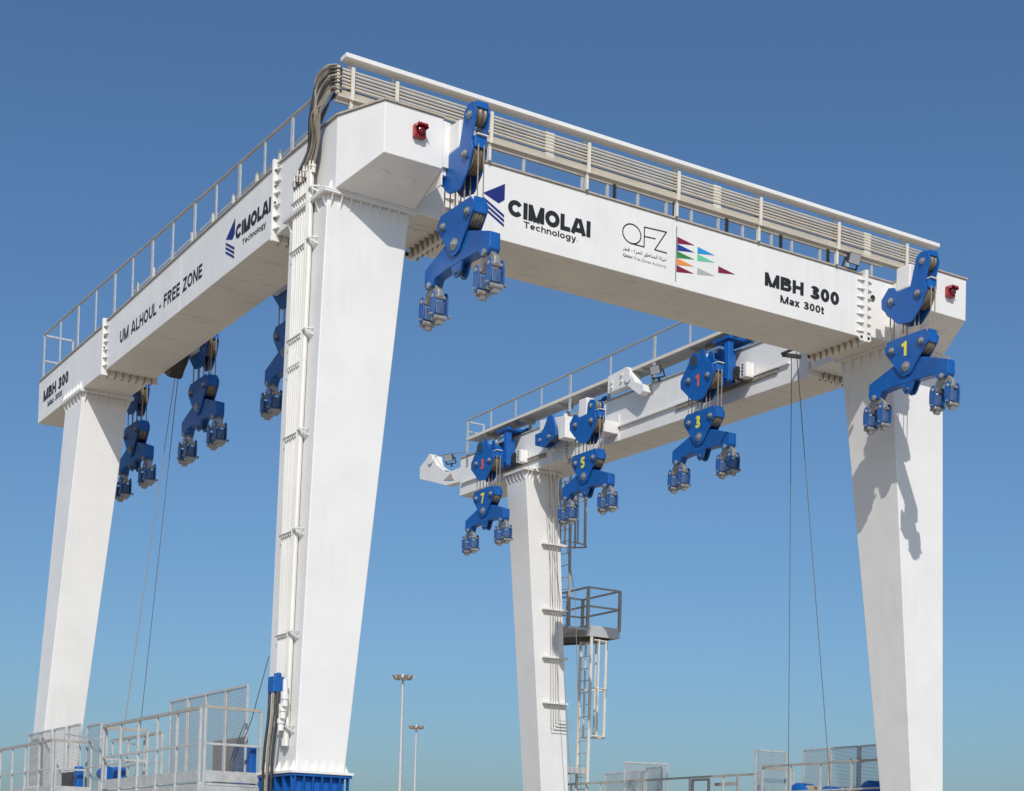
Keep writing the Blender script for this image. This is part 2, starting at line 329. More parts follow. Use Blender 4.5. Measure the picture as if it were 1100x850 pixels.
# --- corner blocks (nose sections) -----------------------------------------
def corner_block(right):
    X = mir if right else (lambda x: x)
    zb0, ztb = (13.2, 14.50) if not right else (13.22, 14.43)
    ye = 3.55 if right else 3.455
    plan = [(0.41, 0.0), (1.525, 0.0), (1.525, ye), (0.0, ye), (0.0, 0.977)]
    if right: yk = 0.95
    zlow = [13.573, 13.573, zb0, zb0, 13.2]
    zt = [ZT, ZT, ztb, ztb, ZT]
    low = [(X(x), y, z) for (x, y), z in zip(plan, zlow)]; kin = (X(1.525), 0.949, 13.2)
    hi = [(X(x), y, z) for (x, y), z in zip(plan, zt)]
    mb = MB(); v = low+hi+[kin]
    mb.add(v, [(0, 1, 10, 4), (4, 10, 2, 3), (5, 6, 7, 8, 9), (0, 1, 6, 5), (1, 10, 2, 7, 6), (2, 3, 8, 7), (3, 4, 9, 8), (4, 0, 5, 9)])
    o = hp('corner_block', mb, WHITE, bevel=0.012, label='chamfered white nose of the beam with a red warning lamp')
    lip = MB(); off = [(0.395, -0.03), (1.54, -0.03), (1.54, ye-.02), (-0.03, ye-.02), (-0.03, 0.965)]
    lo2 = [(X(x), y, z+0.003) for (x, y), z in zip(off, zt)]; hi2 = [(x, y, z+0.03) for x, y, z in lo2]
    lip.add(lo2+hi2, [(4, 3, 2, 1, 0), (5, 6, 7, 8, 9)]+[(i, (i+1) % 5, 5+(i+1) % 5, 5+i) for i in range(5)])
    part('top_plate', lip, EDGE, o)
    part('side_panel', MB().prism([(X(1.528), 13.62), (X(1.66), 13.62), (X(1.66), 14.38), (X(1.64), 14.40), (X(1.528), 14.41)], 'y', 0.012, 0.05), WHITE, o)
    for (cx, cy) in ((0.62, 0.45), (1.12, 0.45)):      # round covers under the nose
        z = 13.573-0.393*cy
        nrm = Vector((0, -0.366, -0.93)).normalized()
        part('access_cover', MB().lathe(Vector((X(cx), cy, z)), nrm, [(-0.01, 0.12), (0.016, 0.12), (0.020, 0.105), (0.02, 0.03), (0.03, 0.025)], 20), WHITE, o, smooth=30)
    return o
CBL = corner_block(False); CBR = corner_block(True)
# lamps on the noses
def warning_lamp(cx, lab):
    b = MB().box(cx-0.11, cx+0.11, -0.10, -0.002, 13.95, 14.17)
    o = hp('warning_lamp', b, REDL, bevel=0.02, label=lab)
    part('lens', MB().lathe((cx+0.01, -0.09, 14.06), (0, -1, 0), [(0, 0.075), (0.05, 0.07), (0.07, 0.045)], 16), REDD, o, smooth=40)
    part('hood', MB().prism([(cx-0.09, 14.165), (cx+0.09, 14.165), (cx+0.11, 14.10), (cx+0.07, 14.135), (cx-0.07, 14.135), (cx-0.11, 14.10)], 'y', -0.19, -0.08), REDL, o)
warning_lamp(1.035, 'red square warning lamp on the chamfered nose above the conduit leg')
warning_lamp(13.70, 'red square warning lamp on the nose beside the block numbered 1')

# --- side beams -------------------------------------------------------------
def girder(name, x0, x1, sec, label):
    mb = MB()
    (y0, b0, t0), (y1, b1, t1) = sec
    mb.hexa([(x0, y0, b0), (x1, y0, b0), (x1, y1, b1), (x0, y1, b1)], [(x0, y0, t0), (x1, y0, t0), (x1, y1, t1), (x0, y1, t1)])
    o = hp(name, mb, WHITE, bevel=0.01, label=label); stain_under(o)
    lp = MB(); e = 0.03
    lp.hexa([(x0-e, y0+.01, t0+.003), (x1+e, y0+.01, t0+.003), (x1+e, y1-.01, t1+.003), (x0-e, y1-.01, t1+.003)], [(x0-e, y0+.01, t0+.033), (x1+e, y0+.01, t0+.033), (x1+e, y1-.01, t1+.033), (x0-e, y1-.01, t1+.033)])
    part('top_plate', lp, EDGE, o)
    return o
SBL = girder('side_beam', 0.0, 1.2, ((3.545, 13.22, 14.50), (13.35, 13.2, 14.345)), 'long beam lettered FREE ZONE')
EBL = girder('end_block', 0.0, 1.2, ((13.48, 13.2, 14.32), (19.04, 13.2, 14.30)), 'outer end of the beam over the far back leg')
SBR = girder('side_beam', mir(1.2), WID, ((3.68, 13.22, 14.44), (13.9, 13.36, 14.54)), 'inner-facing beam carrying the numbered blocks')
EBR = girder('end_block', mir(1.2), WID, ((14.02, 13.37, 14.54), (19.95, 13.40, 14.58)), 'beam end over the leg with the ladder platform')

for ob, x0, x1, yy, zb, zt in ((SBL, 0, 1.2, 8.45, 13.21, 14.42), (SBR, mir(1.2), WID, 8.8, 13.29, 14.49), (EBL, 0, 1.2, 17.2, 13.2, 14.30)):
    part('weld_seam', MB().box(x0-.003, x1+.003, yy-.006, yy+.006, zb-.003, zt+.002), WHITE, ob)
def side_joint(yj, x0, x1, zb, zt, wide=None):
    """bolted joint of a side beam: two thick flange frames with triangular stiffeners"""
    xa, xb = x0-0.085, x1+0.085
    if wide: xa, xb = wide
    mb = MB()
    for y in (yj-0.037, yj+0.003):
        mb.box(xa, xb, y, y+0.034, zb-0.11, zt+0.10)
    o = hp('joint_flange', mb, WHITE, bevel=0.006)
    n = 6
    for k in range(n):
        z = zb+0.10+(zt-zb-0.2)*k/(n-1)
        put('gusset', GUS_H, o, (x0, yj-0.037, z), 0).scale = (1, -1, 1)
        put('gusset', GUS_H, o, (x0, yj+0.037, z))
        put('gusset', GUS_H, o, (x1, yj-0.037, z)).scale = (-1, -1, 1)
        put('gusset', GUS_H, o, (x1, yj+0.037, z)).scale = (-1, 1, 1)
    m_ = 7
    for k in range(m_):
        x = x0+0.08+(x1-x0-0.16)*k/(m_-1)
        for s in (-1, 1):
            put('gusset', GUS_D, o, (x, yj+0.037*s, zb), R(90)*s)
    for k in range(4):
        for s in (-1, 1):
            p = put('bolt', BOLT, o, (x0-0.045, yj+0.037*s, zb+0.2+(zt-zb-0.4)*k/3+0.09)); p.rotation_euler = (R(90)*s, 0, 0)
    return o
side_joint(3.50, 0.0, 1.2, 13.2, 14.50, (-0.085, 1.60))
side_joint(13.415, 0.0, 1.2, 13.2, 14.335)
side_joint(3.615, mir(1.2), WID, 13.22, 14.43, (mir(1.60), WID+0.085))
side_joint(13.96, mir(1.2), WID, 13.36, 14.54)

# --- cross beam ----------------------------------------------------------------
YC, YC2, CZB, CZT = 1.033, 2.55, 13.109, 14.43
XJ1, XJ2 = 2.35, 12.29
cb = MB().box(XJ1+0.04, XJ2-0.04, YC, YC2, CZB, CZT)
CROSS = hp('cross_beam', cb, WHITE, bevel=0.012, label='front cross beam with company lettering and coloured pennants')
stain_under(CROSS)
for xs in (5.75, 9.05): part('weld_seam', MB().box(xs-.006, xs+.006, YC-.0025, YC2+.0025, CZB-.003, CZT+.001), WHITE, CROSS)
lp = MB().box(XJ1+0.06, XJ2-0.06, YC-0.03, YC2+0.03, CZT+0.003, CZT+0.033); part('top_plate', lp, EDGE, CROSS)
for a, b_ in ((1.53, XJ1-0.04), (XJ2+0.04, mir(1.53))):
    st = hp('beam_stub', MB().box(a, b_, YC, YC2, CZB+0.06, CZT), WHITE, bevel=0.01); stain_under(st)
    part('top_plate', MB().box(a+0.01, b_-0.01, YC-0.03, YC2+0.03, CZT+0.003, CZT+0.033), EDGE, st)
    for cx in (0.35, 0.7):
        part('access_cover', MB().lathe((a+(b_-a)*cx, 1.75, CZB+0.06), (0, 0, -1), [(-0.01, 0.14), (0.014, 0.14), (0.018, 0.12), (0.018, 0.03)], 20), DIRTY, st, smooth=30)
part('cable_hole', MB().lathe((12.53, YC-0.003, 14.0), (0, -1, 0), [(0, 0.062), (0.02, 0.062), (0.02, 0.045), (-0.01, 0.04)], 20), DARK, st, smooth=30)
for xj in (XJ1, XJ2):
    mb = MB()
    for x in (xj-0.037, xj+0.003): mb.box(x, x+0.034, YC-0.085, YC2+0.085, CZB-0.11, CZT+0.10)
    o = hp('joint_flange', mb, WHITE, bevel=0.006)
    for k in range(7):
        z = CZB+0.12+(CZT-CZB-0.24)*k/6
        for s in (-1, 1):
            p = put('gusset', GUS_H, o, (xj+0.037*s, YC, z), R(90) if s < 0 else R(-90)); 
            if s < 0: p.rotation_euler = (0, 0, R(90)); p.scale = (1, 1, 1)
            else: p.rotation_euler = (0, 0, R(90)); p.scale = (1, -1, 1)
    for k in range(8):
        y = YC+0.1+(YC2-YC-0.2)*k/7
        for s in (-1, 1): put('gusset', GUS_D, o, (xj+0.037*s, y, CZB+(0.0 if (s > 0) == (xj < 7) else 0.06)), 0 if s > 0 else R(180))
    for y in (YC-0.05, YC2+0.05):                       # lifting eyes at the foot of the joint
        for s in (-1, 1):
            part('lifting_eye', MB().lathe((xj+0.10*s, y, CZB-0.02), (0, 1, 0), [(-0.012, 0.075), (0.012, 0.075), (0.012, 0.035), (-0.012, 0.035)], 16), WHITE, o, smooth=30)

# --- legs ------------------------------------------------------------------------
ZLB = 3.235
LEGS = {   # xa_t, xb_t, yf_t, yb_t, xa_b, xb_b, yf_b, yb_b, top z
    'FL': (-0.09, 1.486, 1.075, 2.631, -0.411, 0.495, 0.97, 2.24, 13.2),
    'FR': (13.162, 14.739, 1.099, 2.609, 14.103, 15.039, 1.13, 2.037, 13.2),
    'BL': (0.03, 1.184, 15.18, 16.60, -0.593, 0.307, 15.747, 16.62, 13.2),
    'BR': (13.085, 14.231, 15.538, 16.60, 14.059, 14.993, 15.641, 16.621, 13.37)}
LEGLAB = {'FL': 'front leg carrying the vertical conduits', 'FR': 'front leg crossed by the shadow of the block numbered 1',
          'BL': 'far back leg under the beam lettered FREE ZONE', 'BR': 'back leg with the caged ladder'}
def leg_at(k, z):
    a = LEGS[k]; t = (a[8]-z)/(a[8]-ZLB) if a[8] != z else 0
    return [a[i]+(a[4+i]-a[i])*t for i in range(4)]
LEGOB = {}
for k, a in LEGS.items():
    top = a[8]-0.075; x0, x1, y0, y1 = leg_at(k, top); X0, X1, Y0, Y1 = leg_at(k, ZLB+0.05)
    o = hp('leg', MB().hexa([(X0, Y0, ZLB+0.05), (X1, Y0, ZLB+0.05), (X1, Y1, ZLB+0.05), (X0, Y1, ZLB+0.05)], [(x0, y0, top), (x1, y0, top), (x1, y1, top), (x0, y1, top)]), WHITE, bevel=0.014, label=LEGLAB[k])
    LEGOB[k] = o
    for zs in (() if k[0] == 'F' else (10.4, 7.6, 6.8, 5.2)):
        a0, a1, b0, b1 = leg_at(k, zs); e_ = .002
        part('weld_seam', MB().box(a0-e_, a1+e_, b0-e_, b1+e_, zs-.006, zs+.006), WHITE, o)
    # top flange in two plates
    e = 0.105
    part('head_flange', MB().box(x0-e, x1+e, y0-e, y1+e, top, top+0.034).box(x0-e, x1+e, y0-e, y1+e, top+0.038, a[8]-0.003), WHITE, o, bevel=0.006)
    nx = 9; ny = 6
    for i in range(nx):
        x = x0+0.06+(x1-x0-0.12)*i/(nx-1)
        put('gusset', GUS_V, o, (x, y0+0.004, top), R(-90)); put('gusset', GUS_V, o, (x, y1-0.004, top), R(90))
    for i in range(ny):
        y = y0+0.06+(y1-y0-0.12)*i/(ny-1)
        put('gusset', GUS_V, o, (x0+0.008, y, top), R(180)); put('gusset', GUS_V, o, (x1-0.016, y, top), 0)
        # stiffeners above the flange, against the beam side
        if k != 'FL' or i < 3:
            p = put('gusset', GUS_V, o, ((0.0 if k[1] == 'L' else WID)+(-0.0), y, a[8]+0.004), R(180) if k[1] == 'L' else 0); p.scale = (0.75, 1, -0.9)
        if k in ('BR', 'FR'):
            p = put('gusset', GUS_V, o, (mir(1.2) if k == 'BR' else mir(1.525), y, a[8]+0.004), R(180)); p.scale = (0.75, 1, -0.75)
    # foot flange with stiffeners
    part('foot_flange', MB().box(X0-0.12, X1+0.12, Y0-0.12, Y1+0.12, ZLB, ZLB+0.046), WHITE, o, bevel=0.006)
    for i in range(6):
        x = X0+0.05+(X1-X0-0.1)*i/5
        p = put('gusset', GUS_V, o, (x, Y0-0.001, ZLB+0.05), R(-90)); p.scale = (1, 1, -0.8)
    for i in range(5):
        y = Y0+0.05+(Y1-Y0-0.1)*i/4
        for xx, rz in ((X0, R(180)), (X1, 0)):
            p = put('gusset', GUS_V, o, (xx, y, ZLB+0.05), rz); p.scale = (1, 1, -0.8)
    # blue wheel bogie below
    bx0, bx1, by0, by1 = X0-0.10, X1+0.10, Y0-0.10, Y1+0.10; cx = (bx0+bx1)/2; cy = (by0+by1)/2
    bo = hp('wheel_bogie', MB().box(bx0, bx1, by0, by1, ZLB-0.05, ZLB-0.003).hexa([(cx-.36, cy-.75, 1.6), (cx+.36, cy-.75, 1.6), (cx+.36, cy+.75, 1.6), (cx-.36, cy+.75, 1.6)], [(bx0+.1, by0+.1, ZLB-.05), (bx1-.1, by0+.1, ZLB-.05), (bx1-.1, by1-.1, ZLB-.05), (bx0+.1, by1-.1, ZLB-.05)]).box(cx-.28, cx+.28, cy-2.1, cy+2.1, 1.05, 1.6), BLUE, bevel=0.012)
    for i in range(7):
        x = bx0+0.06+(bx1-bx0-0.12)*i/6
        p = put('rib', MB().prism([(0, 0), (0.10, 0), (0.05, -0.5), (0, -0.5)], 'y', -.01, .01).mesh('rib', BLUE), bo, (x, by0+0.1, ZLB-0.05), R(-90))
    for i in range(5):
        y = by0+0.06+(by1-by0-0.12)*i/4
        put('rib', MB().prism([(0, 0), (0.10, 0), (0.05, -0.5), (0, -0.5)], 'y', -.01, .01).mesh('rib', BLUE), bo, (bx0+0.1, y, ZLB-0.05), R(180))
    for s in (-1.45, 1.45):
        for d in (-0.62, 0.62):
            ty = part('tyre', MB().lathe((cx+d, cy+s, 0.75), (1, 0, 0), [(-.2, .45), (-.22, .62), (-.17, .74), (0, .75), (.17, .74), (.22, .62), (.2, .45)], 28), TYRE, bo, smooth=40)
        part('axle', MB().tube([(cx-0.7, cy+s, .75), (cx+.7, cy+s, .75)], .14, 12), BLUE, bo, smooth=40)

# --- lettering -------------------------------------------------------------------
yl = YC-0.005
def emblem(P, parent):
    decal([P(0, .437), P(.457, .716), P(.457, .42), P(.335, .327)], NAVY, parent)
    for i in range(3):
        zl = .362-.085*i; zr = zl-.245
        decal([P(0, zl+.016), P(.457, zr+.026), P(.457, zr-.026), P(0, zl-.030)], NAVY, parent, 'emblem_stripe')
emblem(lambda u, z: (2.936+u, yl, 13.433+z), CROSS)
bold_text('CIMOLAI', CROSS, (3.47, yl, 13.60), (1, 0, 0), 1.82, 0.305, BLACK, .28, .055)
bold_text('Technology', CROSS, (3.81, yl, 13.448), (1, 0, 0), 1.155, 0.118, BLACK, .17, .10)
lettering('®', CROSS, (4.985, yl, 13.455), (1, 0, 0), 0.03, 0.03, GREYT)
def strokes(lines, wd, material, parent, name):
    mb = MB()
    for ln in lines:
        for p, q in zip(ln[:-1], ln[1:]):
            d = (Vector(q)-Vector(p)).normalized()*wd*0.45; p2 = Vector(p)-d; q2 = Vector(q)+d
            mb.bar((p2.x, yl+0.001, p2.y), (q2.x, yl+0.001, q2.y), wd, 0.003, (0, 1, 0))
    return part(name, mb, material, parent)
# thin-line Q, F, Z
q = [(6.245+.215*math.cos(t), 13.90+.185*math.sin(t)) for t in [2*math.pi*i/28 for i in range(29)]]
strokes([q, [(6.235, 13.712), (6.54, 13.715), (6.54, 14.10), (7.065, 14.125), (6.795, 13.72), (7.08, 13.72)], [(6.54, 13.92), (6.80, 13.935)]], 0.022, BLACK, CROSS, 'line_lettering')
ar = ''.join(['\uFEAE', '\uFEC4', '\uFED7', ' - ', '\uFE93', '\uFEAE', '\uFEA4', '\uFEDF', '\uFE8D', ' ', '\uFED6', '\uFEC3', '\uFE8E', '\uFEE8', '\uFEE4', '\uFEDF', '\uFE8D', ' ', '\uFE94', '\uFE8C', '\uFEF4', '\uFEEB'])
lettering(ar, CROSS, (6.04, yl, 13.525), (1, 0, 0), 1.045, 0.095, BLACK, 0.004)
lettering('Qatar', CROSS, (6.045, yl, 13.418), (1, 0, 0), 0.24, 0.065, BLACK, 0.012)
lettering('Free Zones Authority', CROSS, (6.315, yl, 13.402), (1, 0, 0), 0.765, 0.078, GREYT, 0.0)
decal([(7.305, yl, 13.21), (7.320, yl, 13.21), (7.320, yl, 14.30), (7.305, yl, 14.30)], BLACK, CROSS, 'divider_line')
for c, x, z in (('maroon', 7.33, 13.965), ('royal', 7.33, 13.825), ('green', 7.33, 13.685), ('orange', 7.33, 13.545), ('maroon', 7.33, 13.405),
                ('cyan', 7.835, 13.882), ('mint', 7.835, 13.738), ('silver', 7.842, 13.472), ('maroon', 8.362, 13.617)):
    decal([(x, yl, z), (x+0.435, yl, z+0.062), (x, yl, z+0.134)], FL[c], CROSS, 'pennant')
bold_text('MBH 300', CROSS, (9.565, yl, 13.632), (1, 0, 0), 2.02, 0.272, BLACK, .25, .08)
bold_text('Max 300t', CROSS, (9.985, yl, 13.37), (1, 0, 0), 1.19, 0.155, BLACK, .21, .10)
xl = -0.005
emblem(lambda u, z: (xl, 5.93-u, 13.475+z), SBL)
bold_text('CIMOLAI', SBL, (xl, 5.43, 13.735), (0, -1, 0), 1.69, 0.28, BLACK, .28, .055)
bold_text('Technology', SBL, (xl, 5.08, 13.525), (0, -1, 0), 1.13, 0.11, BLACK, .17, .10)
bold_text('UM ALHOUL - FREE ZONE', SBL, (xl, 12.34, 13.555), (0, -1, 0), 5.16, 0.285, BLACK, .20, .12)
bold_text('MBH 300', EBL, (xl, 18.58, 13.665), (0, -1, 0), 2.22, 0.30, BLACK, .25, .08)
bold_text('Max 300t', EBL, (xl, 18.16, 13.44), (0, -1, 0), 1.29, 0.155, BLACK, .20, .10)

# --- pipe rack and top rail on the cross beam ------------------------------------
YP = 0.985
hp('top_rail', MB().box(0.09, 14.36, YP-0.10, YP+0.13, 15.46, 15.54), WHITE, bevel=0.008, label='cream box rail above the pipe rack')
zp = [14.868, 14.905, 14.985, 15.045, 15.105, 15.165, 15.225, 15.285]
for i, z in enumerate(zp):
    r = (0.022, 0.014, 0.026, 0.018, 0.021, 0.017, 0.022, 0.019)[i]
    xe = 14.05+0.03*i
    hp('pipe', MB().tube([(-0.06, YP, z), (4.3, YP, z), (9.0, YP, z), (xe-0.1, YP, z), (xe, YP+0.03, z), (xe+0.05, YP+0.12, z-0.02), (xe+0.06, YP+0.35, z-0.12)], r, 8), PIPE, smooth=40)
for i in range(7):     # second row added behind the first, its brown painting shade into the gaps
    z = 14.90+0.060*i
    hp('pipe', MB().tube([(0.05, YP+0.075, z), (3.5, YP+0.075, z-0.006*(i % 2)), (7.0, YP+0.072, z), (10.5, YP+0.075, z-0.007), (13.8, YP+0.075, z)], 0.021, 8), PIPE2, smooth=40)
hp('cable_channel', MB().box(0.0, 13.9, YP-0.03, YP+0.09, 14.775, 14.835), PIPE)
for k in range(3):
    hp('pipe', MB().tube([(0.0, YP-0.042, 14.785+0.02*k), (7.0, YP-0.042, 14.785+0.02*k), (13.9, YP-0.042, 14.785+0.02*k)], 0.0095, 6), CREAM, smooth=40)
for i, x in enumerate((0.25, 1.10, 3.02, 5.15, 7.265, 9.34, 11.455, 13.42)):
    hp('pipe_support', MB().box(x-0.03, x+0.03, YP-0.075, YP-0.035, 14.76, 15.33).box(x-0.025, x+0.025, YP-0.03, YP+0.05, CZT+0.033, 14.775).box(x-0.03, x+0.03, YP+0.095, YP+0.125, 14.8, 15.46), CREAM, bevel=0.004)
for x in (4.30, 8.25, 12.3):
    o = hp('pipe_coupling', MB().box(x-0.02, x+0.02, YP+0.095, YP+0.115, 14.80, 15.40), CREAM)
    for z in zp: part('sleeve', MB().tube([(x-0.09, YP, z), (x+0.09, YP, z)], 0.031, 8), CREAM, o, smooth=40)
# rear guard rail of the cross-beam walkway
rr = hp('walkway_guard_rail', MB().box(0.6, 14.1, 2.36, 2.41, 15.42, 15.47), GRAIL, label='rear guard rail of the cross-beam walkway behind the pipes')
PIT = MB().box(-0.03, 0.03, -0.02, 0.02, 0, 0.97).mesh('post', GALV)
for x in (1.2, 2.0, 2.75, 3.6, 4.615, 5.98, 6.59, 7.34, 8.06, 8.71, 9.42, 10.08, 10.875, 11.45, 12.26, 13.08, 13.8):
    put('post', PIT, rr, (x, 2.39, CZT+0.033))
# drag-chain posts (dark ribbed) behind the rack
for x in (6.55, 8.05, 9.42, 10.9, 12.25):
    mb = MB()
    for k in range(22): mb.box(x+0.085, x+0.135, 2.2, 2.27, CZT+0.04+k*0.043, CZT+0.067+k*0.043)
    mb.box(x+0.10, x+0.12, 2.21, 2.26, CZT+0.033, CZT+0.97)
    hp('cable_chain', mb, DARK)
hp('diagonal_brace', MB().bar((11.3, 2.3, 14.5), (12.1, 2.3, 15.0), 0.05), GALV)

# floodlights -----------------------------------------------------------------------
def floodlight(x, y, z, yaw, lab):
    d = Vector((math.sin(yaw), -math.cos(yaw), -0.35)).normalized(); s = d.cross(Vector((0, 0, 1))).normalized(); u = s.cross(d)
    c = Vector((x, y, z)); P = lambda a, b_, t: c+s*a+u*b_+d*t
    mb = MB().hexa([P(-.10, -.07, -.10), P(.10, -.07, -.10), P(.10, .07, -.10), P(-.10, .07, -.10)], [P(-.17, -.12, .06), P(.17, -.12, .06), P(.17, .12, .06), P(-.17, .12, .06)])
    o = hp('floodlight', mb, DARK, bevel=0.012, label=lab)
    part('lens', MB().hexa([P(-.145, -.10, .06), P(.145, -.10, .06), P(.145, .10, .06), P(-.145, .10, .06)], [P(-.145, -.10, .066), P(.145, -.10, .066), P(.145, .10, .066), P(-.145, .10, .066)]), GLASS, o)
    part('bracket', MB().bar(P(-.19, 0, -.02), P(-.19, -.2, -.05), .03).bar(P(.19, 0, -.02), P(.19, -.2, -.05), .03).bar(P(-.19, -.2, -.05), P(.19, -.2, -.05), .03).bar(P(0, -.2, -.05), P(0, -.3, -.03), .04), DARK, o)
floodlight(11.86, 0.93, 14.66, 0.0, 'floodlight on the cross beam top near the joint')
floodlight(13.25, 9.55, 14.75, -1.3, 'floodlight beside the white sheave bracket')
floodlight(13.4, 20.6, 14.75, -1.2, 'floodlight on the white cantilever boom')

# --- guard rails along the side beams -------------------------------------------------
def beam_rail(path_x, ys, zt, zb_f, label, zlow=None):
    """path_x(y), zt(y): position of the handrail; one post at each y"""
    P = [(path_x(y), y, zt(y)) for y in ys]
    o = hp('guard_rail', MB().tube(P, 0.027, 8), GRAIL, smooth=40, label=label)
    return o, P
ys = [19.05, 17.6, 16.1, 14.7, 13.3, 12.05, 10.75, 9.48, 8.2, 7.02, 5.82, 4.6, 3.36]
lx = lambda y: 0.10+(19.05-y)/16*0.12
lz = lambda y: 15.60-(19.05-y)/16*0.18
o, P = beam_rail(lx, ys+[2.1], lz, None, 'slim handrail on posts along the beam lettered FREE ZONE')
for i, (x, y, z) in enumerate(P[:-1]):
    base = 14.345 if y > 13.4 else 14.50-(y-3.6)/9.8*0.155+0.033
    wd = 0.032 if i % 2 else 0.055
    part('post', MB().box(x-0.012, x+0.012, y-wd, y+wd, base, z-0.02), GALV, o)
part('end_rail', MB().bar((0.10, 19.05, 15.58), (0.86, 19.05, 15.58), .045).bar((0.10, 19.05, 14.9), (0.86, 19.05, 14.9), .04).bar((0.86, 19.05, 15.6), (0.86, 19.05, 14.35), .045), GALV, o)
# lower inner run of pipes and stub supports seen through the handrail
for k, z in enumerate((14.96, 15.03, 15.12)):
    hp('pipe', MB().tube([(0.42, 2.6, z), (0.42, 12.9, z-0.15)], 0.016, 6), CREAM, smooth=40)
for y in (4.3, 5.4, 6.6, 7.7, 8.9, 10.1, 11.3, 12.4):
    hp('pipe_support', MB().box(0.37, 0.40, y-0.04, y+0.04, 14.36, 15.20-(y-3)*0.014), CREAM)
# raised walkway over the beam with the numbered blocks
rz = lambda y: 15.70-(y-8)*0.010
o = hp('raised_walkway', MB().hexa([(13.25, 4.6, 14.98), (13.80, 4.6, 14.98), (13.80, 19.2, 14.98), (13.25, 19.2, 14.98)], [(13.25, 4.6, 15.03), (13.80, 4.6, 15.03), (13.80, 19.2, 15.03), (13.25, 19.2, 15.03)]), GALV, label='raised steel walkway with handrail over the beam with numbered blocks')
part('fascia', MB().box(13.21, 13.245, 4.6, 19.2, 14.97, 15.05), CREAM, o)
part('guard_rail', MB().tube([(13.23, 19.2, rz(19.2)), (13.23, 4.6, rz(4.6))], 0.027, 8), GRAIL, o, smooth=40)
for i, y in enumerate((19.2, 17.8, 16.4, 15.0, 13.52, 11.58, 9.62, 8.14, 6.6, 5.1)):
    deep = i in (4, 6, 8, 0)
    part('post', MB().box(13.218, 13.242, y-(0.05 if deep else 0.025), y+(0.05 if deep else 0.025), 14.58 if deep else 15.07, rz(y)-0.02), GALV, o)
part('end_rail', MB().bar((13.23, 19.2, 15.55), (13.8, 19.2, 15.55), .04).bar((13.23, 19.2, 15.25), (13.8, 19.2, 15.25), .04).bar((13.8, 19.2, 15.55), (13.8, 19.2, 15.0), .045), GALV, o)
for y in (6.2, 8.2, 10.2, 12.2, 14.2, 16.2, 18.2):
    part('joist', MB().box(13.27, 13.79, y-.03, y+.03, 14.90, 14.977), GALV, o)
    part('strut', MB().box(13.6, 13.67, y-.035, y+.035, 14.59, 14.90), GALV, o)

# trolley rail ledges on the inner faces
for (xa, xb, y0, y1, z) in ((mir(1.2)-0.07, mir(1.2)-0.001, 4.6, 13.5, 13.73), (mir(1.2)-0.07, mir(1.2)-0.001, 14.5, 19.8, 13.80)):
    hp('trolley_rail', MB().box(xa, xb, y0, y1, z-0.05, z), WHITE, bevel=0.004)
for (y0, y1, z) in ((5.0, 8.9, 13.66), (15.0, 17.9, 13.72)):
    hp('slide_channel', MB().box(mir(1.2)-0.05, mir(1.2)-0.001, y0, y1, z-0.085, z), HOSE)
# winch machinery half hidden between beam and raised walkway
for y in (7.9, 12.9, 16.9):
    wn = hp('winch', MB().lathe((13.80, y, 14.74), (0, 1, 0), [(-.34, .10), (-.34, .14), (-.30, .14), (-.30, .10), (.30, .10), (.30, .14), (.34, .14), (.34, .1)], 20), BLUE, smooth=30)
    part('motor', MB().lathe((13.80, y+.62, 14.74), (0, 1, 0), [(-.26, .11), (.12, .11), (.15, .08), (.2, .08)], 16), BLUE, wn, smooth=30)
    part('base_frame', MB().box(13.62, 13.95, y-.5, y+.85, 14.585, 14.63), BLUE, wn)
hp('winch_rope', MB().tube([(13.5, 19.6, 14.75), (13.5, 21.9, 15.06)], 0.012, 6), ROPE)

# --- white sheave bracket on the beam top -------------------------------------------------
sb = hp('sheave_bracket', MB().prism([(11.6, 14.60), (11.6, 15.06), (10.75, 15.12), (10.62, 15.02), (10.35, 14.62), (9.98, 14.45), (9.96, 14.28), (10.15, 14.22), (10.5, 14.46), (10.7, 14.60)], 'x', 13.16, 13.40), WHITE, bevel=0.01, label='white cranked sheave bracket on the beam top')
part('sheave', MB().lathe((13.28, 10.65, 14.80), (1, 0, 0), [(-.16, .13), (-.13, .13), (-.13, .10), (.13, .10), (.13, .13), (.16, .13)], 20), WHITE, sb, smooth=30)
for y, z in ((11.4, 14.85), (11.4, 14.72), (10.95, 14.95), (10.95, 14.78)):
    part('bolt', MB().lathe((13.16, y, z), (-1, 0, 0), [(0, .035), (.05, .035)], 8), CREAM, sb)
# white cantilever boom at the end
bm_ = hp('cantilever_boom', MB().prism([(19.6, 13.92), (19.96, 13.86), (20.9, 13.92), (22.1, 14.30), (22.66, 14.46), (22.68, 14.86), (22.3, 15.02), (22.05, 15.18), (21.75, 15.05), (21.55, 14.72), (21.3, 14.58), (20.9, 14.35), (20.5, 14.32), (19.6, 14.33)], 'x', 13.46, 13.74), WHITE, bevel=0.012, label='white cantilever boom with a sheave at the far beam end')
part('sheave', MB().lathe((13.6, 21.9, 14.95), (1, 0, 0), [(-.19, .15), (-.15, .15), (-.15, .12), (.15, .12), (.15, .15), (.19, .15)], 20), WHITE, bm_, smooth=30)
part('recess', MB().prism([(20.35, 14.00), (21.0, 14.12), (20.55, 14.25)], 'x', 13.44, 13.459), EDGE, bm_)

